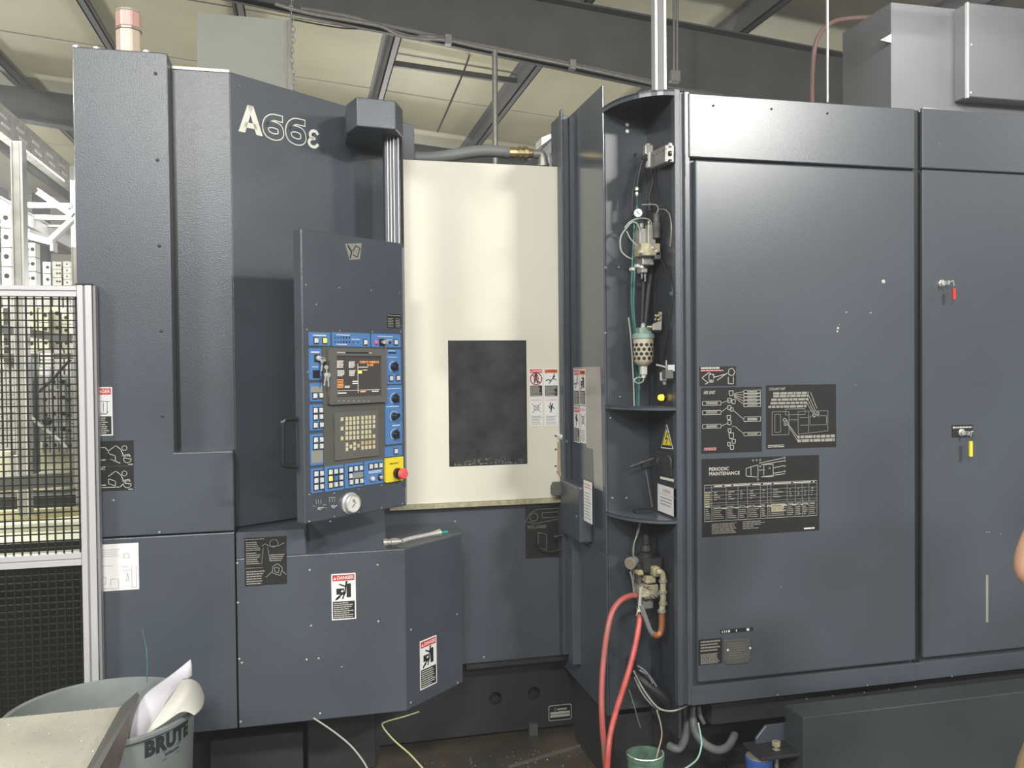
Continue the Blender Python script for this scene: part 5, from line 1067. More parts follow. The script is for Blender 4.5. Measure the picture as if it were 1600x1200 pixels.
mb = MB(); mb.tube([N_(a, b, .175) for a, b in ((1034, 958), (1034, 975), (1032, 988), (1026, 993), (1020, 990))], .0115, 12); tag(build(mb, 'copper_bend', COPPER, smooth=True), 'rusty orange pipe bend below the elbow of the solenoid valve', 'pipe')
mb = MB(); mb.tube([N_(a, b, .17) for a, b in ((1021, 991), (1016, 985), (1011, 972), (1006, 958), (1002, 945))], .009, 12); tag(build(mb, 'grey_hose', GRUB, smooth=True), 'short grey hose joining the rusty pipe bend to the valve', 'hose')
mb = MB(); mb.bar(N_(1001, 919, .17), N_(999, 950, .17), .010, .0025, (0, -1, 0)); mb.lathe(N_(1001, 919, .17), (0, -1, 0), [(-.0012, .006), (.0012, .006)], 12); mb.lathe(N_(999, 953, .17), (0, -1, 0), [(-.0015, .008), (.0015, .008)], 12); mb.tube([N_(995, 962, .17), N_(996, 956, .17), N_(999, 953, .17), N_(1002, 956, .17), N_(1004, 962, .17)], .0022, 6); tag(build(mb, 'wrench', STEEL), 'small shiny wrench hanging on the red hose coupling', 'wrench')
mb = MB(); mb.cyl(N_(996, 932, .15), N_(1012, 931, .14), .006, 10); tag(build(mb, 'hose_barb', STEEL, smooth=True), 'shiny hose barb where the left red hose meets the valve', 'fitting')
# red hoses
zf = .012
mb = MB(); mb.tube([N_(998, 931, .15), N_(985, 931, .16), N_(970, 938, .18), N_(957, 955, .2), N_(949, 985, .22), N_(943, 1030, .24), N_(940, 1080, .27), N_(941, 1130, .3), onY(946, 1190, 2.74), onY(952, 1260, 2.72), onZ(940, 1330, zf+.02), onZ(915, 1385, zf), onZ(880, 1440, zf)], .0105, 12, 5); tag(build(mb, 'red_air_hose', REDH, smooth=True), 'left red air hose arching out of the bay down to the floor', 'hose')
mb = MB(); mb.tube([N_(1000, 962, .15), N_(997, 985, .17), N_(990, 1020, .19), N_(979, 1060, .22), N_(966, 1100, .26), N_(955, 1140, .3), onY(950, 1180, 2.72), onY(946, 1260, 2.7), onZ(955, 1345, zf+.02), onZ(985, 1400, zf), onZ(1030, 1460, zf)], .0105, 12, 5); tag(build(mb, 'red_air_hose', mat('bright_red_hose', (.46, .075, .065), .4, var=.2, vscale=20), smooth=True), 'right red air hose running straight down from the wrench', 'hose')
mb = MB(); mb.tube([N_(997, 948, .15), N_(1000, 966, .15)], .008, 10); tag(build(mb, 'hose_coupling', COPPER), 'rusty coupling at the top of the right red hose', 'fitting')
for k, (pts, n_) in enumerate(((((1003, 808), (998, 830), (991, 850), (990, 880), (990, 930)), .05), (((1001, 808), (995, 835), (989, 860), (993, 900)), .03))):
    mb = MB(); mb.tube([N_(a, b, n_) for a, b in pts], .003, 6); tag(build(mb, 'thin_tube', ZINC, smooth=True), ('front' if k == 0 else 'rear')+' thin grey tube passing through the lower shelf', 'tube')
# dark duct behind the lower bay, floor-level clutter
mb = MB(); mb.box((XF+.03, YN-.0, 0), (XS-.0, YN+.5, .32)); build(mb, 'bay_pedestal', UNDER, ec)
def T(pts, r_, m, name, label, cat, y0=None, n=8):
    mb = MB(); mb.tube([onY(*p) for p in pts], r_, n, 4); return tag(build(mb, name, m, smooth=True), label, cat)
T([(985, 1030, 2.98), (990, 1050, 2.92), (1005, 1065, 2.88), (1025, 1080, 2.86), (1040, 1095, 2.86), (1050, 1120, 2.9)], .019, RUBBER, 'cable_bundle', 'thick black cable bundle drooping out of the bay foot', 'cable')
T([(990, 1048, 2.88), (1000, 1068, 2.85), (1014, 1090, 2.82), (1030, 1107, 2.8), (1048, 1111, 2.79), (1065, 1107, 2.79), (1078, 1100, 2.85)], .0035, ZINC, 'grey_wire', 'pale grey wire drooping in a curve below the cabinet corner', 'wire')
T([(991, 1058, 2.86), (1003, 1082, 2.84), (1018, 1101, 2.82), (1030, 1110, 2.84)], .003, ZINC, 'grey_wire', 'second grey wire alongside the black cable bundle', 'wire')
for k, (a, b, c_, d) in enumerate(((996, 1040, 1020, 1068), (999, 1047, 1026, 1073))): T([(a, b, 2.86), ((a+c_)/2+2, (b+d)/2-4, 2.84), (c_, d, 2.83)], .003, GRUB, 'short_wire', ('upper' if k == 0 else 'lower')+' short grey wire on top of the black cable bundle', 'wire')
T([(1026, 1109, 2.8), (1032, 1130, 2.78), (1034, 1150, 2.77), (1028, 1175, 2.75), (1023, 1195, 2.73)], .0025, mat('tan_wire', (.3, .26, .17), .5), 'tan_wire', 'thin tan wire dangling towards the green bucket', 'wire')
T([(1091, 1129, 2.7), (1095, 1150, 2.69), (1096, 1165, 2.68), (1090, 1185, 2.65), (1075, 1198, 2.6), (1060, 1206, 2.55)], .003, mat('mint_wire', (.3, .5, .42), .5), 'mint_wire', 'mint green wire curving down in front of the flexible conduits', 'wire')
T([(983, 1078, 2.86), (990, 1100, 2.86), (997, 1125, 2.86), (1001, 1137, 2.86)], .002, ZINC, 'thin_wire', 'very thin wire slanting left of the grey wires', 'wire')
T([(1085, 1102, 2.95), (1083, 1130, 2.93), (1090, 1150, 2.9), (1105, 1165, 2.88), (1122, 1172, 2.88), (1138, 1166, 2.9), (1148, 1148, 2.95)], .0155, GRUB, 'flexible_conduit', 'grey corrugated conduit looping under the electrical cabinet', 'conduit', n=10)
T([(1072, 1100, 3.0), (1074, 1130, 2.98), (1070, 1155, 2.95), (1060, 1170, 2.92), (1045, 1165, 2.95)], .0155, GRUB, 'flexible_conduit', 'darker conduit hooking left behind the grey corrugated one', 'conduit', n=10)
T([(1092, 1104, 2.92), (1094, 1118, 2.9), (1100, 1130, 2.9)], .008, GRUB, 'short_hose', 'short hose stub below the cabinet corner', 'hose')
T([(490, 1122, 2.95), (520, 1142, 2.9), (548, 1165, 2.85), (568, 1190, 2.8), (576, 1206, 2.76)], .0028, CLEAR, 'pale_wire', 'left pale wire hanging below the lower front box', 'wire')
T([(655, 1112, 3.2), (630, 1120, 3.2), (602, 1128, 3.15), (598, 1135, 3.1), (615, 1156, 3.0), (640, 1178, 2.9), (662, 1202, 2.8)], .0028, mat('yellow_green_wire', (.5, .52, .25), .5), 'pale_wire', 'right yellow-green wire hanging below the lower front box', 'wire')
# green bucket, blue bucket
def bucket(px, py, y, r_, h, m, name, label, top_py):
    c = onY(px, top_py, y); t = thing(name, label, 'bucket', (c.x, c.y, 0)); zt = max(c.z, .1)
    mb = MB(); k = [(0, r_*.85), (zt-.012, r_), (zt-.012, r_*1.05), (zt, r_*1.05), (zt, r_*.97), (.02, r_*.8), (.02, .001)]; mb.lathe((c.x, c.y, 0), (0, 0, 1), k, 28); build(mb, 'bucket_body', m, t, smooth=True)
    return t, c, zt
t, c, zt = bucket(1008, 1180, 2.75, .063, .2, GREENP, 'green_bucket', 'dirty green bucket on the floor below the service bay', 1178)
mb = MB(); mb.tube([(c.x+.063*math.cos(a), c.y+.063*math.sin(a), zt+.005) for a in [math.pi+math.pi*k/10 for k in range(11)]], .0025, 6, 1); build(mb, 'bail_handle', STEEL, t)
t, c, zt = bucket(1186, 1188, 2.68, .045, .2, BLUEP, 'blue_bucket', 'blue plastic container under the cabinet foot bracket', 1182)
mb = MB(); mb.lathe((c.x, c.y, zt), (0, 0, 1), [(-.01, .044), (.004, .044), (.006, .03)], 20); build(mb, 'silver_lid', ZINC, t)

# foot bracket
t = thing('levelling_foot', 'dark steel foot bracket with vertical levelling bolt left of the long floor box', 'foot', onY(1212, 1200, 2.6))
y1 = 2.62; mb = MB(); zs = Z_(1212, 1182, y1)
mb.box((X_(1190, 1180, y1), y1, zs-.012), (X_(1255, 1180, y1), y1+.13, zs)); build(mb, 'foot_plate', DARK, t, bevel=.002)
mb = MB(); Fg = Face((0, y1+.12, 0), (1, 0, 0)); mb.fprism(Fg, [Fg.uv(*p) for p in ((1179, 1168), (1179, 1152), (1194, 1132), (1240, 1126), (1240, 1168))], 0, .012); build(mb, 'gusset', PAINT, t, bevel=.002)
mb = MB(); c = onY(1213, 1165, y1+.05); mb.cyl((c.x, c.y, .0), (c.x, c.y, Z_(1213, 1158, y1+.05)), .008, 10); build(mb, 'bolt_shaft', ZINC, t)
mb = MB()
for py in (1162, 1174): z = Z_(1213, py, y1+.05); mb.lathe((c.x, c.y, z-.008), (0, 0, 1), [(0, .0155), (.016, .0155)], 6)
build(mb, 'hex_nut', BEIGE, t, bevel=.001)
mb = MB(); mb.box((c.x-.05, c.y-.04, 0), (c.x+.05, c.y+.05, .02)); build(mb, 'foot_pad', UNDER, t)
# long floor box
YG = 2.60; FG = Face((0, YG, 0), (1, 0, 0)); xg = X_(1255, 1160, YG); zg = Z_(1256, 1121, YG)
mb = MB(); mb.box((xg, YG, .01), (XR, 2.715, zg)); gb = build(mb, 'chip_conveyor', mat('dark_green_grey_paint', (.036, .043, .045), .38, bump=.2, var=.15), None, bevel=.004, seg=2); tag(gb, 'long low dark steel box lying along the foot of the electrical cabinet', 'box')
# ------------------------------------------------------------------ grey plate and dark things below the left covers
mb = MB(); mb.box((X_(330, 1180, 3.4), 3.35, 0), (X_(474, 1180, 3.4), 3.7, Z_(420, 1148, 3.35))); tag(build(mb, 'floor_box', DARK, bevel=.003), 'low dark grey box on the floor under the left cover', 'box')
mb = MB(); mb.zprism([(X_(480, 1180, 3.45), 3.45), (X_(590, 1180, 3.45), 3.5), (X_(590, 1180, 3.45), 3.9), (X_(480, 1180, 3.45), 3.9)], 0, zAb+.02); build(mb, 'leg_casting', UNDER, mc, bevel=.006)
# chips on the floor
mb = MB(); rr = random.Random(11)
for i in range(260):
    px, py = rr.uniform(560, 1240), rr.uniform(1135, 1199); p = onZ(px, py, .001)
    if p.y > 3.5 or (1255 < px): continue
    s = rr.uniform(.0015, .005); mb.bar(p, p+V((rr.uniform(-1, 1), rr.uniform(-1, 1), .2))*s*2, s, s*.6)
tag(build(mb, 'metal_chips', ZINC, kind='stuff'), 'scattered bright metal chips on the oily floor', 'chips')
mb = MB(); mb.bar(onZ(795, 1198, .004), onZ(950, 1152, .004), .012, .008); tag(build(mb, 'floor_strip', mat('wet_strip', (.12, .12, .10), .25)), 'thin strip lying diagonally on the floor before the base plate', 'strip')

# ------------------------------------------------------------------ fence at left
YFn = 3.0; FFn = Face((0, YFn, 0), (1, 0, 0))
fe = thing('safety_fence', 'aluminium framed safety fence with black wire mesh at the left edge', 'fence', (-.95, YFn, 0))
xp0, xp1 = X_(124.5, 700, YFn), X_(147.5, 700, YFn); zf1 = Z_(130, 445, YFn)
def profile_v(x0, x1, z0, z1, nm):
    mb = MB(); yb = YFn+.045; g_ = (x1-x0)
    mb.box((x0, YFn, z0), (x0+g_*.40, yb, z1)); mb.box((x0+g_*.54, YFn, z0), (x1, yb, z1)); mb.box((x0+.002, YFn+.008, z0), (x1-.002, yb-.004, z1-.001)); return mb
mb = profile_v(xp0, xp1, 0.02, zf1, 'post'); build(mb, 'fence_post', ALU, fe, bevel=.001)
mb = MB(); g_ = xp1-xp0; mb.box((xp0+g_*.40, YFn+.004, .02), (xp0+g_*.54, YFn+.009, zf1-.001)); build(mb, 'post_slot', ALUG, fe)
mb = MB(); mb.box((xp1+.002, YFn+.006, .02), (xp1+.01, YFn+.04, zf1)); build(mb, 'post_side_strip', ALUG, fe)
mb = MB(); mb.box((xp0-.004, YFn-.002, zf1), (xp1+.004, YFn+.048, zf1+.004)); build(mb, 'post_cap', BLACK, fe)
mb = MB(); mb.box((xp0-.03, YFn-.06, 0), (xp1+.03, YFn+.045, .02)); build(mb, 'post_foot', ALU, fe)
xL = -1.55
def rail(zt, zb):
    h = zt-zb; mb = MB(); mb.box((xL, YFn, zt-h*.42), (xp0-.001, YFn+.04, zt)); mb.box((xL, YFn, zb), (xp0-.001, YFn+.04, zb+h*.46)); mb.box((xL, YFn+.006, zb+.001), (xp0-.001, YFn+.036, zt-.001)); build(mb, 'fence_rail', ALU, fe, bevel=.001)
rail(Z_(60, 446, YFn), Z_(60, 463, YFn)); zr0, zr1 = Z_(100, 866, YFn), Z_(100, 885, YFn); rail(zr0, zr1); rail(.10, .055)
mb = MB(); profile = profile_v(xL-(xp1-xp0), xL, .02, zf1, 'p'); build(profile, 'fence_post', ALU, fe, bevel=.001)
sp = (X_(114, 520, YFn)-X_(101, 520, YFn)); yw = YFn+.02
def wires(z0, z1, nm):
    mb = MB(); x = xp0-.008
    while x > xL: mb.box((x-.0024, yw-.002, z0), (x+.0024, yw+.002, z1)); x -= sp
    build(mb, 'vertical_mesh_wires', WIRE, fe, kind='stuff'); mb = MB(); z = z1-.006
    while z > z0: mb.box((xL, yw+.002, z-.002), (xp0, yw+.006, z+.002)); z -= sp*.94
    build(mb, 'horizontal_mesh_wires', WIRE, fe, kind='stuff')
wires(zr0-.002, Z_(60, 463, YFn), 'u'); wires(.1, zr1, 'l')

# ------------------------------------------------------------------ pallet magazine behind the fence
zt = Z_(60, 860, 3.32)   # table height
t = thing('magazine_table', 'pale green oily table with dark front behind the fence', 'table', (-1.35, 4.0, 0))
mb = MB(); mb.box((-2.4, 3.3, zt-.03), (xAl-.03, 5.2, zt)); build(mb, 'table_top', TABLE, t, bevel=.003)
mb = MB(); mb.box((-2.4, 3.28, .0), (xAl-.03, 3.34, zt-.03)); build(mb, 'table_front', BLACK, t)
mb = MB(); mb.box((-2.4, 5.0, .0), (xAl-.03, 5.2, zt-.03)); build(mb, 'table_leg', BLACK, t)
for y0, y1, h in ((3.3, 3.345, .03), (3.72, 3.80, .02), (4.36, 4.46, .06), (4.8, 4.84, .03)):
    mb = MB(); mb.box((-2.4, y0, zt), (xAl-.03, y1, zt+h)); build(mb, 'table_rail', BLACK if h != .02 else BLK2, t, bevel=.002)
mb = MB(); mb.box8([(-1.6, 3.85, zt), (-.78, 4.15, zt), (-.78, 4.3, zt), (-1.6, 4.2, zt), (-1.6, 3.85, zt+.01), (-.78, 4.15, zt+.01), (-.78, 4.3, zt+.01), (-1.6, 4.2, zt+.01)]); build(mb, 'wet_patch_plate', mat('brown_plate', (.3, .27, .12), .3), t)
def post_alu(px0, px1, y, z0, z1, label):
    x0, x1 = X_(px0, 400, y), X_(px1, 400, y); t = thing('frame_post', label, 'post', ((x0+x1)/2, y, z0))
    mb = MB(); mb.box((x0, y, z0), (x1-(x1-x0)*.25, y+.06, z1)); build(mb, 'post_web', BLK1, t, bevel=.002)
    mb = MB(); mb.box((x1-(x1-x0)*.2, y-.004, z0), (x1, y+.06, z1)); mb.box((x0, y-.006, z0), (x0+(x1-x0)*.1, y+.05, z1)); build(mb, 'post_flange', BLK3, t)
post_alu(20, 38, 4.1, zt, 2.62, 'wide aluminium frame post left of the lit tube')
post_alu(112, 121, 4.3, zt, 2.2, 'narrow cream frame post next to the machine side')
post_alu(112, 119, 6.5, 0, 3.05, 'tall far frame post at the corner of the overhead rails')
def beam(a, b, w_, h_, m, name, label):
    mb = MB(); mb.bar(a, b, w_, h_); d = (b-a); mb.bar(a+V((0, 0, h_*.5)), b+V((0, 0, h_*.5)), w_*1.15, h_*.14); mb.bar(a-V((0, 0, h_*.5)), b-V((0, 0, h_*.5)), w_*1.15, h_*.14)
    return tag(build(mb, name, m, bevel=.001), label, 'beam')
zr = 3.02
gr1 = beam(V((-1.62, 3.4, zr)), V((-1.62, 8.4, zr)), .05, .14, BLK1, 'gantry_rail', 'upper aluminium gantry rail receding at the left edge')
sm = MB(); sm.box((-.003, 0, 0), (.003, .13, .016)); sme = sm.mesh('slot_strip', WHITE)
for k in range(10):
    for dy, dz in ((0, .01), (.05, -.035)): link('slot_strip', sme, gr1, Matrix.Translation(V((-1.594, 4.9+k*.3+dy, zr+dz))))
beam(V((-1.75, 3.4, 2.62)), V((-1.75, 8.4, 2.62)), .05, .08, ALU, 'gantry_rail', 'lower aluminium gantry rail below the first')
for py, y, lab in ((320, 6.3, 'upper'), (339, 6.3, 'middle'), (352, 6.6, 'thin lower')):
    a, b = onY(-40, py-1, y), onY(113, py+2, y); beam(a, b, .03, .028 if lab != 'thin lower' else .014, ZINC if lab != 'upper' else ALU, 'cross_beam', lab+' horizontal cross beam behind the frame post')
beam(onY(78, 378, 5.6), onY(112, 345, 6.2), .03, .03, ALU, 'brace', 'slanting aluminium brace above the small white box')
beam(onY(60, 300, 6.2), onY(114, 337, 6.2), .04, .04, BLK1, 'brace', 'grey brace running down to the far post corner')
t = thing('tube_light', 'glowing tube light beyond the wide frame post', 'lamp', onY(60, 372, 5.2))
mb = MB(); mb.cyl(onY(34, 364, 5.0), onY(78, 377, 6.4), .022, 10); build(mb, 'tube', TUBEL, t)
mb = MB(); mb.bar(onY(36, 360, 5.05), onY(78, 373, 6.4), .06, .02); build(mb, 'tube_housing', ALU, t)
mb = MB(); mb.box((-3.2, 6.6, 0), (X_(110, 500, 6.6), 6.64, 1.9)); tag(build(mb, 'pale_backing', BLK2), 'added pale straw backing that brightens the view behind the magazine stacks', 'panel')  # pale panel added so the gaps behind the mesh look bright
# tooling columns: every block a thing
def fblock(name, m, w_, h_, d_, holes):
    mb = MB(); mb.box((-w_/2, 0, 0), (w_/2, d_, h_*.94)); me = mb.mesh('block_body', m)
    mb2 = MB()
    for a in holes: mb2.lathe(V((a*w_, 0, h_*.5)), (0, -1, 0), [(0, h_*.13), (.002, h_*.13)], 8)
    return me, mb2.mesh('block_hole', BLACK)
def column(px0, px1, py_top, py_bot, n_, y, m, label, group, holes=(0,), jitter=.0):
    x0, x1 = X_(px0, 500, y), X_(px1, 500, y); zt_, zb_ = Z_((px0+px1)/2, py_top, y), Z_((px0+px1)/2, py_bot, y); h_ = (zt_-zb_)/n_; w_ = x1-x0
    body, hole = fblock('fixture_block', m, w_*.93, h_, .09, holes)
    for k in range(n_):
        o = link('fixture_block', None, None, Matrix.Translation(V(((x0+x1)/2, y+rng.uniform(0, jitter), zb_+k*h_))))
        nm = 'lowest' if k == 0 else 'topmost' if k == n_-1 else ('second', 'third', 'fourth', 'fifth', 'sixth', 'seventh', 'eighth')[k-1]+' lowest'
        tag(o, label.replace('block in', nm+' block in'), 'block', group)
        M = WM[o]; link('block_body', body, o, M); link('block_hole', hole, o, M)
G = 'steel fixture blocks stacked in the magazine'
column(-6, 7, 575, 700, 9, 4.6, BLK1, 'grey block in the stack at the far left photo edge', G+' far left', (0,))
column(8, 20, 575, 700, 9, 4.6, BLK1, 'grey block in the stack left of the wide frame post', G+' left of post', (0,))
column(21, 28, 575, 700, 8, 4.55, BLK3, 'white block in the narrow stack touching the wide frame post', G+' narrow', (-.2, .2))
column(62, 74, 588, 708, 5, 4.7, BLK1, 'grey block in the first stack right of the dark column', G+' first right', (0,))
column(75, 88, 584, 708, 5, 4.7, BLK1, 'grey block in the second stack right of the dark column', G+' second right', (0,))
column(89, 99, 584, 708, 5, 4.7, BLK1, 'grey block in the third stack right of the dark column', G+' third right', (0, .35))
column(100, 111, 590, 708, 5, 4.75, BLK1, 'grey block in the stack beside the narrow cream post', G+' fourth right', (0,))
column(44, 58, 478, 548, 3, 4.9, BLK2, 'straw block in the upper row just right of the wide frame post', G+' straw one', (-.2,))
column(60, 76, 482, 546, 3, 4.9, BLK2, 'straw block in the upper row second from the wide frame post', G+' straw two', (.2,))
column(78, 94, 478, 546, 3, 5.0, BLK2, 'straw block in the upper row third from the wide frame post', G+' straw three', (.2,))
column(96, 110, 486, 546, 3, 5.0, BLK2, 'straw block in the upper row nearest the machine side', G+' straw four', (0,))
column(-4, 16, 480, 560, 4, 5.0, BLK2, 'straw block in the stack at the left photo edge', G+' straw left', (.1,))
column(39, 58, 378, 446, 3, 5.4, BLK3, 'white tombstone block in the pile above the fence rail beside the post', G+' white pile', (-.2, .25))
column(4, 20, 325, 446, 4, 5.0, BLK3, 'white block in the tall pile at the upper left photo edge', G+' tall white pile', (0,))
column(68, 81, 408, 446, 2, 6.0, BLK3, 'white block in the small pile left of the drawer-like piles', G+' small white', (.1,))
column(83, 98, 408, 446, 3, 6.0, BLK1, 'grey block in the left far pile above the fence rail', G+' far left pile', (0, .3))
column(100, 112, 408, 446, 4, 6.0, BLK1, 'grey block in the right far pile above the fence rail', G+' far right pile', (0,))
def pillar(px0, px1, py, y, lab):
    x0, x1 = X_(px0, 500, y), X_(px1, 500, y); mb = MB(); mb.box((x0, y, 0), (x1, y+.1, Z_((px0+px1)/2, py, y))); tag(build(mb, 'support_pillar', BLK1, bevel=.004), 'pale steel pillar carrying the '+lab, 'pillar')
pillar(39, 58, 446, 5.4, 'white pile beside the wide post'); pillar(4, 20, 446, 5.0, 'tall white pile at the photo edge'); pillar(68, 81, 446, 6.0, 'small white pile'); pillar(83, 98, 446, 6.0, 'left far grey pile'); pillar(100, 111, 446, 6.0, 'right far grey pile')
# shelves for the rows
def shelf(py, y, label, px0=-10, px1=112, h=.025, z0=None):
    mb = MB(); a, b = onY(px0, py, y), onY(px1, py, y); mb.box((a.x, y-.03, b.z-h), (b.x, y+.3, b.z)); tag(build(mb, 'rack_shelf', GREYP, bevel=.002), label, 'shelf')
shelf(552, 4.9, 'dark rack shelf under the straw coloured blocks')
mb = MB(); mb.box(onY(46, 700, 4.5), onY(60, 560, 4.6)); mb.box(onY(44, 745, 4.5), onY(62, 695, 4.7)); tag(build(mb, 'dark_column', mat('slate_grey', (.12, .13, .14), .4), bevel=.003), 'dark slate grey column in the middle of the magazine', 'column')
beam(onY(-14, 512, 4.42), onY(112, 530, 4.42), .03, .035, GREYP, 'rack_beam', 'dark horizontal rack beam crossing in front of the straw blocks')
beam(onY(-14, 757, 3.9), onY(112, 748, 3.9), .03, .05, GREYP, 'rack_beam', 'dark low rack beam just above the pale table')
mb = MB(); mb.tube([onY(a, b, 4.4) for a, b in ((60, 612), (74, 600), (88, 586), (98, 574), (110, 562))], .007, 8); tag(build(mb, 'black_cable', RUBBER, smooth=True), 'black cable slanting up across the middle block stacks', 'cable')
mb = MB(); mb.box(onY(62, 586, 4.66), onY(80, 574, 4.68)); tag(build(mb, 'white_label_box', WHITE), 'small bright white tag box above the first block stack', 'box')
t = thing('slatted_rack', 'short white slatted rack above the small white tag box', 'rack', onY(74, 580, 4.9))
for k in range(5): mb = MB(); mb.box(onY(63, 555+k*6, 4.86), onY(86, 552+k*6, 4.89)); build(mb, 'slat', BLK3, t)
mb = MB(); mb.box(onY(60, 584, 4.86), onY(64, 550, 4.9)); build(mb, 'rack_side', BLK1, t)
mb = MB(); c = onY(75, 658, 4.55); mb.lathe(c, (0, -1, 0), [(0, .02), (.02, .02), (.03, .012)], 14); tag(build(mb, 'hand_wheel', RUBBER, smooth=True), 'round black hand wheel on the grey block stacks', 'wheel')
mb = MB(); mb.tube([onY(a, b, 4.5) for a, b in ((45, 648), (62, 664), (80, 678), (95, 690), (104, 700))], .008, 8); tag(build(mb, 'pale_hose', CLEAR, smooth=True), 'pale hose slanting across the lower blocks', 'hose')
mb = MB(); mb.box(onY(78, 392, 5.8), onY(90, 380, 5.9)); tag(build(mb, 'white_box', WHITE, bevel=.003), 'small white box under the slanting aluminium brace', 'box')
for a, b, c_, d, y, m, lab in ((56, 722, 112, 690, 4.8, BLK2, 'straw coloured casting on the table behind the mesh at right'), (-8, 745, 18, 705, 4.8, BLK2, 'straw coloured casting on the table at the left edge'), (20, 742, 27, 712, 4.75, BLK1, 'small grey casting beside the wide post foot')):
    mb = MB(); p, q_ = onY(a, b, y), onY(c_, d, y); mb.box((p.x, y, zt), (q_.x, y+.15, max(q_.z, zt+.05))); mb.lathe(V(((p.x+q_.x)/2, y, (zt+q_.z)/2+.01)), (0, -1, 0), [(0, .012), (.003, .012)], 10); tag(build(mb, 'casting', m, bevel=.004), lab, 'casting')

# ------------------------------------------------------------------ bin, paper, scoop in the foreground
RB = .264; bc = V((-.575, 2.64, 0)); zR = .66
bn = thing('trash_can', 'round grey plastic bin with dark brand lettering at the lower left', 'bin', (bc.x, bc.y, 0))
def rbody(z): return RB*(.84+.10*(z/zR))
mb = MB(); prof = [(0, rbody(0)*.97), (.01, rbody(0)), (zR-.022, rbody(zR-.022)), (zR-.02, RB*.98), (zR-.014, RB), (zR-.006, RB), (zR, RB*.98), (zR-.004, RB*.945), (zR-.05, RB*.91), (.03, RB*.79), (.03, .001)]
mb.lathe((bc.x, bc.y, 0), (0, 0, 1), prof, 72); bb = build(mb, 'bin_body', CAN, bn, smooth=True)
def raycyl(px, py, R):
    d = ray(px, py); ox_, oy_ = CP.x-bc.x, CP.y-bc.y; a = d.x**2+d.y**2; b = 2*(ox_*d.x+oy_*d.y); c = ox_**2+oy_**2-R*R
    dd = max(b*b-4*a*c, 0); t = (-b-math.sqrt(dd))/(2*a); p = CP+d*t; return math.atan2(p.y-bc.y, p.x-bc.x), p.z
def can_text(mb, txt, c00, c10, c11, c01, bold=.0):
    # corners given as photo points: lower left, lower right, upper right, upper left
    q = [raycyl(*c, RB*.93) for c in (c00, c10, c11, c01)]
    a0, a1 = q[0][0], q[1][0]; z0, z1 = (q[0][1]+q[1][1])/2, (q[2][1]+q[3][1])/2
    vs, fs = text_geo(txt, bold); out = []
    for a, b, c_ in vs:
        ang = a0+(a1-a0)*a; z = z0+(z1-z0)*b; r_ = rbody(z)+.0015
        out.append(V((bc.x+r_*math.cos(ang), bc.y+r_*math.sin(ang), z)))
    mb.add(out, fs)
mb = MB(); can_text(mb, 'BRUTE', (226, 1187), (293, 1146), (294, 1122), (226, 1158), .06); build(mb, 'brand_lettering', CANW, bb, label='dark BRUTE lettering')
mb = MB(); can_text(mb, 'Rubbermaid', (258, 1182), (279, 1168), (279, 1163), (257, 1177), .02)
for dz in (0, 10):
    can_text(mb, 'I', (254, 1190-dz*1.3), (281, 1172-dz*1.3), (281, 1171-dz*1.3), (254, 1189-dz*1.3))
build(mb, 'maker_mark', CANW, bb)
for a in (math.radians(38), math.radians(218)):
    d = V((math.cos(a), math.sin(a), 0)); s_ = V((-d.y, d.x, 0)); P0 = V((bc.x, bc.y, zR-.06))+d*(RB*.95)
    mb = MB(); mb.tube([P0-s_*.06+V((0, 0, .03)), P0-s_*.05+d*.03, P0+d*.035, P0+s_*.05+d*.03, P0+s_*.06+V((0, 0, .03))], .01, 8); build(mb, 'bin_handle', CAN, bn, smooth=True)
def sheet(grid, name, m, parent, th=.001):
    mb = MB(); R, Cn = len(grid), len(grid[0]); vs = [V(p) for row in grid for p in row]
    fs = [(i*Cn+j, i*Cn+j+1, (i+1)*Cn+j+1, (i+1)*Cn+j) for i in range(R-1) for j in range(Cn-1)]
    mb.add(vs, fs); o = build(mb, name, m, parent, smooth=True); sb = o.modifiers.new('ss', 'SUBSURF'); sb.levels = 3; sb.render_levels = 3; sb.boundary_smooth = 'PRESERVE_CORNERS'
    md = o.modifiers.new('s', 'SOLIDIFY'); md.thickness = th; return o
pp_ = thing('white_paper', 'crumpled white paper stuffed into the bin and draped over its rim', 'paper', V((-.38, 2.55, .6)))
g1 = [[onY(199, 1167, 2.50), onY(205, 1125, 2.52), onY(220, 1086, 2.60), onY(262, 1060, 2.72), onY(298, 1030, 2.76)],
      [onY(220, 1158, 2.46), onY(232, 1118, 2.54), onY(250, 1084, 2.60), onY(280, 1062, 2.70), onY(300, 1040, 2.75)],
      [onY(236, 1150, 2.45), onY(250, 1112, 2.50), onY(270, 1080, 2.58), onY(290, 1063, 2.66), onY(300, 1056, 2.74)]]
sheet(g1, 'inner_sheet', PAPER, pp_)
g2 = [[onY(226, 1149, 2.46), onY(246, 1118, 2.48), onY(270, 1084, 2.54), onY(286, 1061, 2.62)],
      [onY(248, 1136, 2.46), onY(268, 1106, 2.48), onY(287, 1074, 2.54), onY(298, 1060, 2.62)],
      [onY(266, 1124, 2.47), onY(284, 1098, 2.49), onY(300, 1072, 2.55), onY(307, 1064, 2.64)],
      [onY(286, 1108, 2.49), onY(298, 1092, 2.52), onY(311, 1078, 2.58), onY(314, 1072, 2.66)],
      [onY(304, 1118, 2.50), onY(311, 1112, 2.52), onY(318, 1104, 2.58), onY(319, 1088, 2.66)]]
sheet(g2, 'outer_sheet', mat('cream_paper', (.5, .49, .45), .7), pp_)
T([(222, 983, 2.8), (227, 1005, 2.8), (230, 1030, 2.79), (230, 1066, 2.78)], .0016, TEAL, 'green_strand', 'thin green strand sticking up out of the bin', 'wire', n=6)
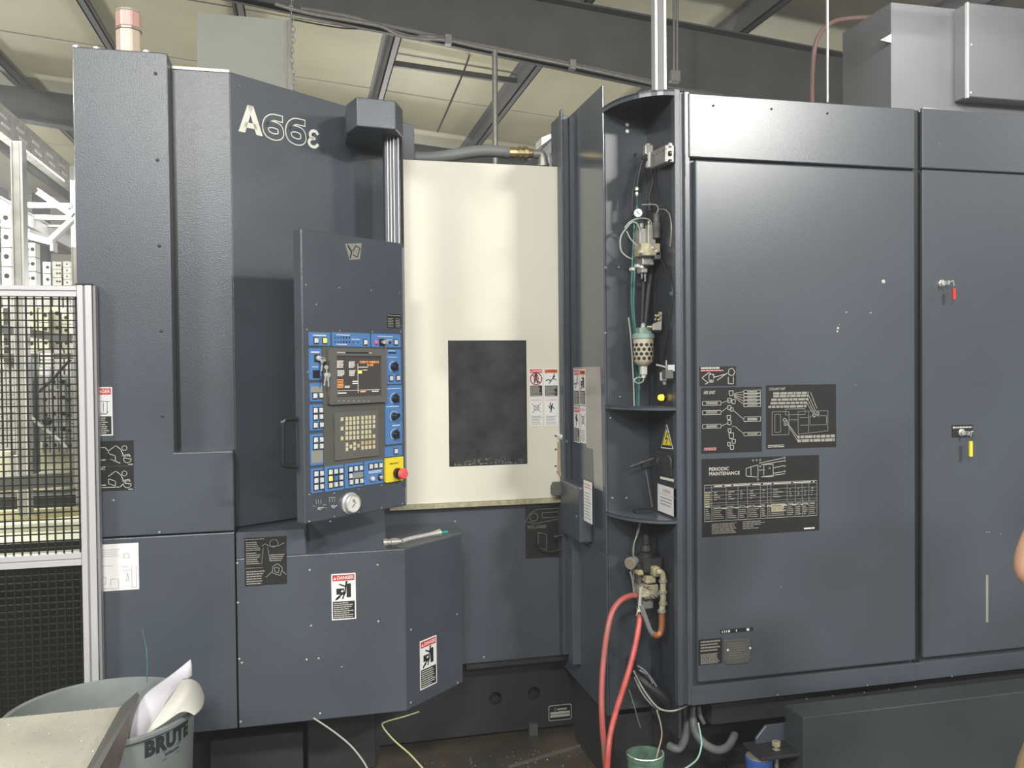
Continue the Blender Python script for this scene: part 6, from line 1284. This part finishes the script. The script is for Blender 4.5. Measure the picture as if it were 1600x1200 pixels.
# scoop tray
sc_ = thing('scoop_tray', 'beige metal scoop tray with chips and a raised brown side in front of the bin', 'tray', onZ(60, 1160, zR))
zT = zR+.005
A, B, Cq, D_ = onZ(-60, 1128, zT), onZ(189, 1104, zT), onZ(128, 1215, zT), onZ(-110, 1290, zT)
nrm = (B-A).cross(Cq-B).normalized(); 
if nrm.z < 0: nrm = -nrm
mb = MB(); mb.box8([D_-nrm*.004, Cq-nrm*.004, B-nrm*.004, A-nrm*.004, D_, Cq, B, A]); build(mb, 'tray_floor', TRAY, sc_, bevel=.001)
E1, E2 = onZ(214, 1081, zT+.045), onZ(140, 1205, zT+.045); E3, E4 = onZ(218, 1086, zT+.042), onZ(152, 1208, zT+.042)
mb = MB(); mb.box8([Cq, E4-V((0, 0, .0)), E3-V((0, 0, .002)), B, E2, E4+V((0, 0, .002)), E3+V((0, 0, .0)), E1]); build(mb, 'tray_lip', GREYP, sc_)
lowB, lowC = onY(204, 1138, E3.y), onY(168, 1262, E4.y)
mb = MB(); mb.add([E3, E4, lowC, lowB, E3-V((.006, 0, 0)), E4-V((.006, 0, 0)), lowC-V((.006, 0, 0)), lowB-V((.006, 0, 0))], [(0, 1, 2, 3), (7, 6, 5, 4), (0, 3, 7, 4), (1, 5, 6, 2), (0, 4, 5, 1), (3, 2, 6, 7)]); build(mb, 'tray_side', TRAYE, sc_)
mb = MB(); rr = random.Random(8)
for i in range(230):
    a, b = rr.random(), rr.random()**1.3
    p = A.lerp(B, a).lerp(D_.lerp(Cq, a), b*.8)+nrm*.001; s = rr.uniform(.0008, .0022); mb.bar(p, p+V((rr.uniform(-1, 1), rr.uniform(-1, 1), rr.uniform(0, .4)))*s*2.5, s, s*.6)
build(mb, 'tray_chips', STEEL, sc_, kind='stuff')

# ------------------------------------------------------------------ person at the right edge
def skinned(name, pts, edges, radii, m, parent=None, sub=2, root=0):
    me = bpy.data.meshes.new(name); me.from_pydata([tuple(p) for p in pts], edges, []); me.materials.append(m)
    o = link(name, me, parent)
    sk = o.modifiers.new('skin', 'SKIN')
    lay = me.skin_vertices[0] if me.skin_vertices else None
    if lay is None:
        pass
    return o, sk
def skin_mesh(name, pts, edges, radii, m, parent, sub=2, root=0):
    me = bpy.data.meshes.new('tmp'); me.from_pydata([tuple(p) for p in pts], edges, [])
    o = bpy.data.objects.new('tmp', me); COL.objects.link(o)
    bm = bmesh.new(); bm.from_mesh(me); lay = bm.verts.layers.skin.verify()
    for v, r_ in zip(bm.verts, radii):
        v[lay].radius = (r_, r_) if not isinstance(r_, tuple) else r_; v[lay].use_root = (v.index == root)
    bm.to_mesh(me); bm.free()
    o.modifiers.new('k', 'SKIN').use_smooth_shade = True; sb = o.modifiers.new('s', 'SUBSURF'); sb.levels = sub; sb.render_levels = sub
    dg = bpy.context.evaluated_depsgraph_get(); m2 = bpy.data.meshes.new_from_object(o.evaluated_get(dg)); m2.name = name
    bpy.data.objects.remove(o); m2.materials.clear(); m2.materials.append(m)
    mb = MB(); mb.add([v.co.copy() for v in m2.vertices], [tuple(p.vertices) for p in m2.polygons]); return build(mb, name, m, parent, smooth=True)
el = onY(1589, 903, 1.62)        # elbow position
ox, oy = el.x+.42, el.y+.02      # body centre
per = thing('person', 'person in white short-sleeved shirt and tan trousers with bare elbow at right edge', 'person', (ox, oy, 0))
def W(x, y, z): return V((ox+x, oy+y, z))
kn = onY(1625, 1228, 1.62)
ez = el.z
pts = [W(0, 0, .98), W(0, 0, 1.12), W(0, 0, 1.28), W(0, -.01, 1.42), W(0, -.01, 1.50), W(0, -.02, 1.56),
       W(-.17, 0, 1.42), el+V((.03, .01, .0)), el+V((.17, -.19, -.02)), el+V((.2, -.24, -.025)),
       W(.17, 0, 1.42), W(.24, .0, ez+.02), W(.18, -.22, ez), W(.17, -.27, ez),
       W(-.10, 0, .92), kn, W(-.11, .02, .09), W(.10, 0, .92), W(.11, -.03, .50), W(.11, .02, .09),
       W(0, -.03, 1.62), W(0, -.03, 1.70), W(0, -.02, 1.77)]
rad = [(.13, .1), (.12, .09), (.15, .10), (.14, .09), .055, .052, .058, .050, .034, .028, .058, .042, .030, .026, .085, .06, .042, .085, .06, .042, .072, .088, .06]
ed = [(0, 1), (1, 2), (2, 3), (3, 4), (4, 5), (3, 6), (6, 7), (7, 8), (8, 9), (3, 10), (10, 11), (11, 12), (12, 13), (0, 14), (14, 15), (15, 16), (0, 17), (17, 18), (18, 19), (5, 20), (20, 21), (21, 22)]
body_ = skin_mesh('body', pts, ed, rad, SKIN, per)
# shirt, trousers, shoes, hair, face, fingers
sp_ = [W(0, 0, .95), W(0, 0, 1.12), W(0, 0, 1.28), W(0, -.01, 1.42), W(0, -.01, 1.47), W(-.18, 0, 1.42), W(-.18, 0, 1.42).lerp(pts[7], .6), W(.18, 0, 1.42), W(.18, 0, 1.42).lerp(pts[11], .68)]
skin_mesh('shirt', sp_, [(0, 1), (1, 2), (2, 3), (3, 4), (3, 5), (5, 6), (3, 7), (7, 8)], [(.155, .125), (.145, .115), (.17, .12), (.15, .105), .07, .078, .06, .078, .06], SHIRT, per, root=0)
skin_mesh('trousers', [W(0, 0, 1.0), W(0, 0, .93), W(-.10, 0, .88), kn, W(-.11, .02, .10), W(.10, 0, .88), W(.12, -.03, .50), W(.11, .02, .10)], [(0, 1), (1, 2), (2, 3), (3, 4), (1, 5), (5, 6), (6, 7)], [(.145, .115), (.14, .115), .10, .078, .065, .10, .078, .065], KHAKI, per)
for s in (-1, 1):
    mb = MB(); mb.ball(W(s*.11, -.03, .035), .05, 12, 6, (.9, 2.6, .8)); mb.box(W(s*.11-.045, -.15, 0), W(s*.11+.045, .10, .02)); build(mb, 'shoe', RUBBER, per, smooth=True)
mb = MB(); mb.ball(W(0, -.0, 1.725), .103, 16, 8, (.93, 1.0, 1.02)); build(mb, 'hair', HAIR, per, smooth=True)
mb = MB(); mb.ball(W(0, -.125, 1.655), .016, 8, 5, (.8, 1.2, 1.5)); build(mb, 'nose', SKIN, per, smooth=True)
for s in (-1, 1):
    mb = MB(); mb.ball(W(s*.033, -.108, 1.68), .012); build(mb, 'eye', WHITE, per, smooth=True)
    mb = MB(); mb.ball(W(s*.088, -.02, 1.665), .03, 10, 6, (.35, .7, 1)); build(mb, 'ear', SKIN, per, smooth=True)
mb = MB(); mb.ball(W(0, -.108, 1.61), .024, 10, 5, (1, .4, .28)); build(mb, 'mouth', PINK, per, smooth=True)
for hnd in (pts[9], pts[13]):
    sx = 1 if hnd is pts[9] else -1; d = V((.3*sx, -1, -.1)).normalized(); s = V((d.y, -d.x, 0)).normalized()*-1; dn = V((0, 0, -1))
    skin_mesh('palm', [hnd, hnd+d*.05, hnd+d*.085], [(0, 1), (1, 2)], [(.026, .018), (.036, .016), (.034, .013)], SKIN, per, 1)
    for k, (o_, L_) in enumerate(((-.028, .06), (-.010, .072), (.009, .068), (.027, .052))):
        b0 = hnd+d*.075+s*o_; skin_mesh('finger', [b0, b0+d*L_*.5, b0+d*L_*.8+dn*L_*.25, b0+d*L_*.95+dn*L_*.55], [(0, 1), (1, 2), (2, 3)], [.009, .0085, .008, .0065], SKIN, per, 1)
    b0 = hnd+d*.03-s*sx*.024; skin_mesh('thumb', [b0, b0+d*.03-s*sx*.02+dn*.01, b0+d*.055-s*sx*.022+dn*.02], [(0, 1), (1, 2)], [.011, .010, .008], SKIN, per, 1)
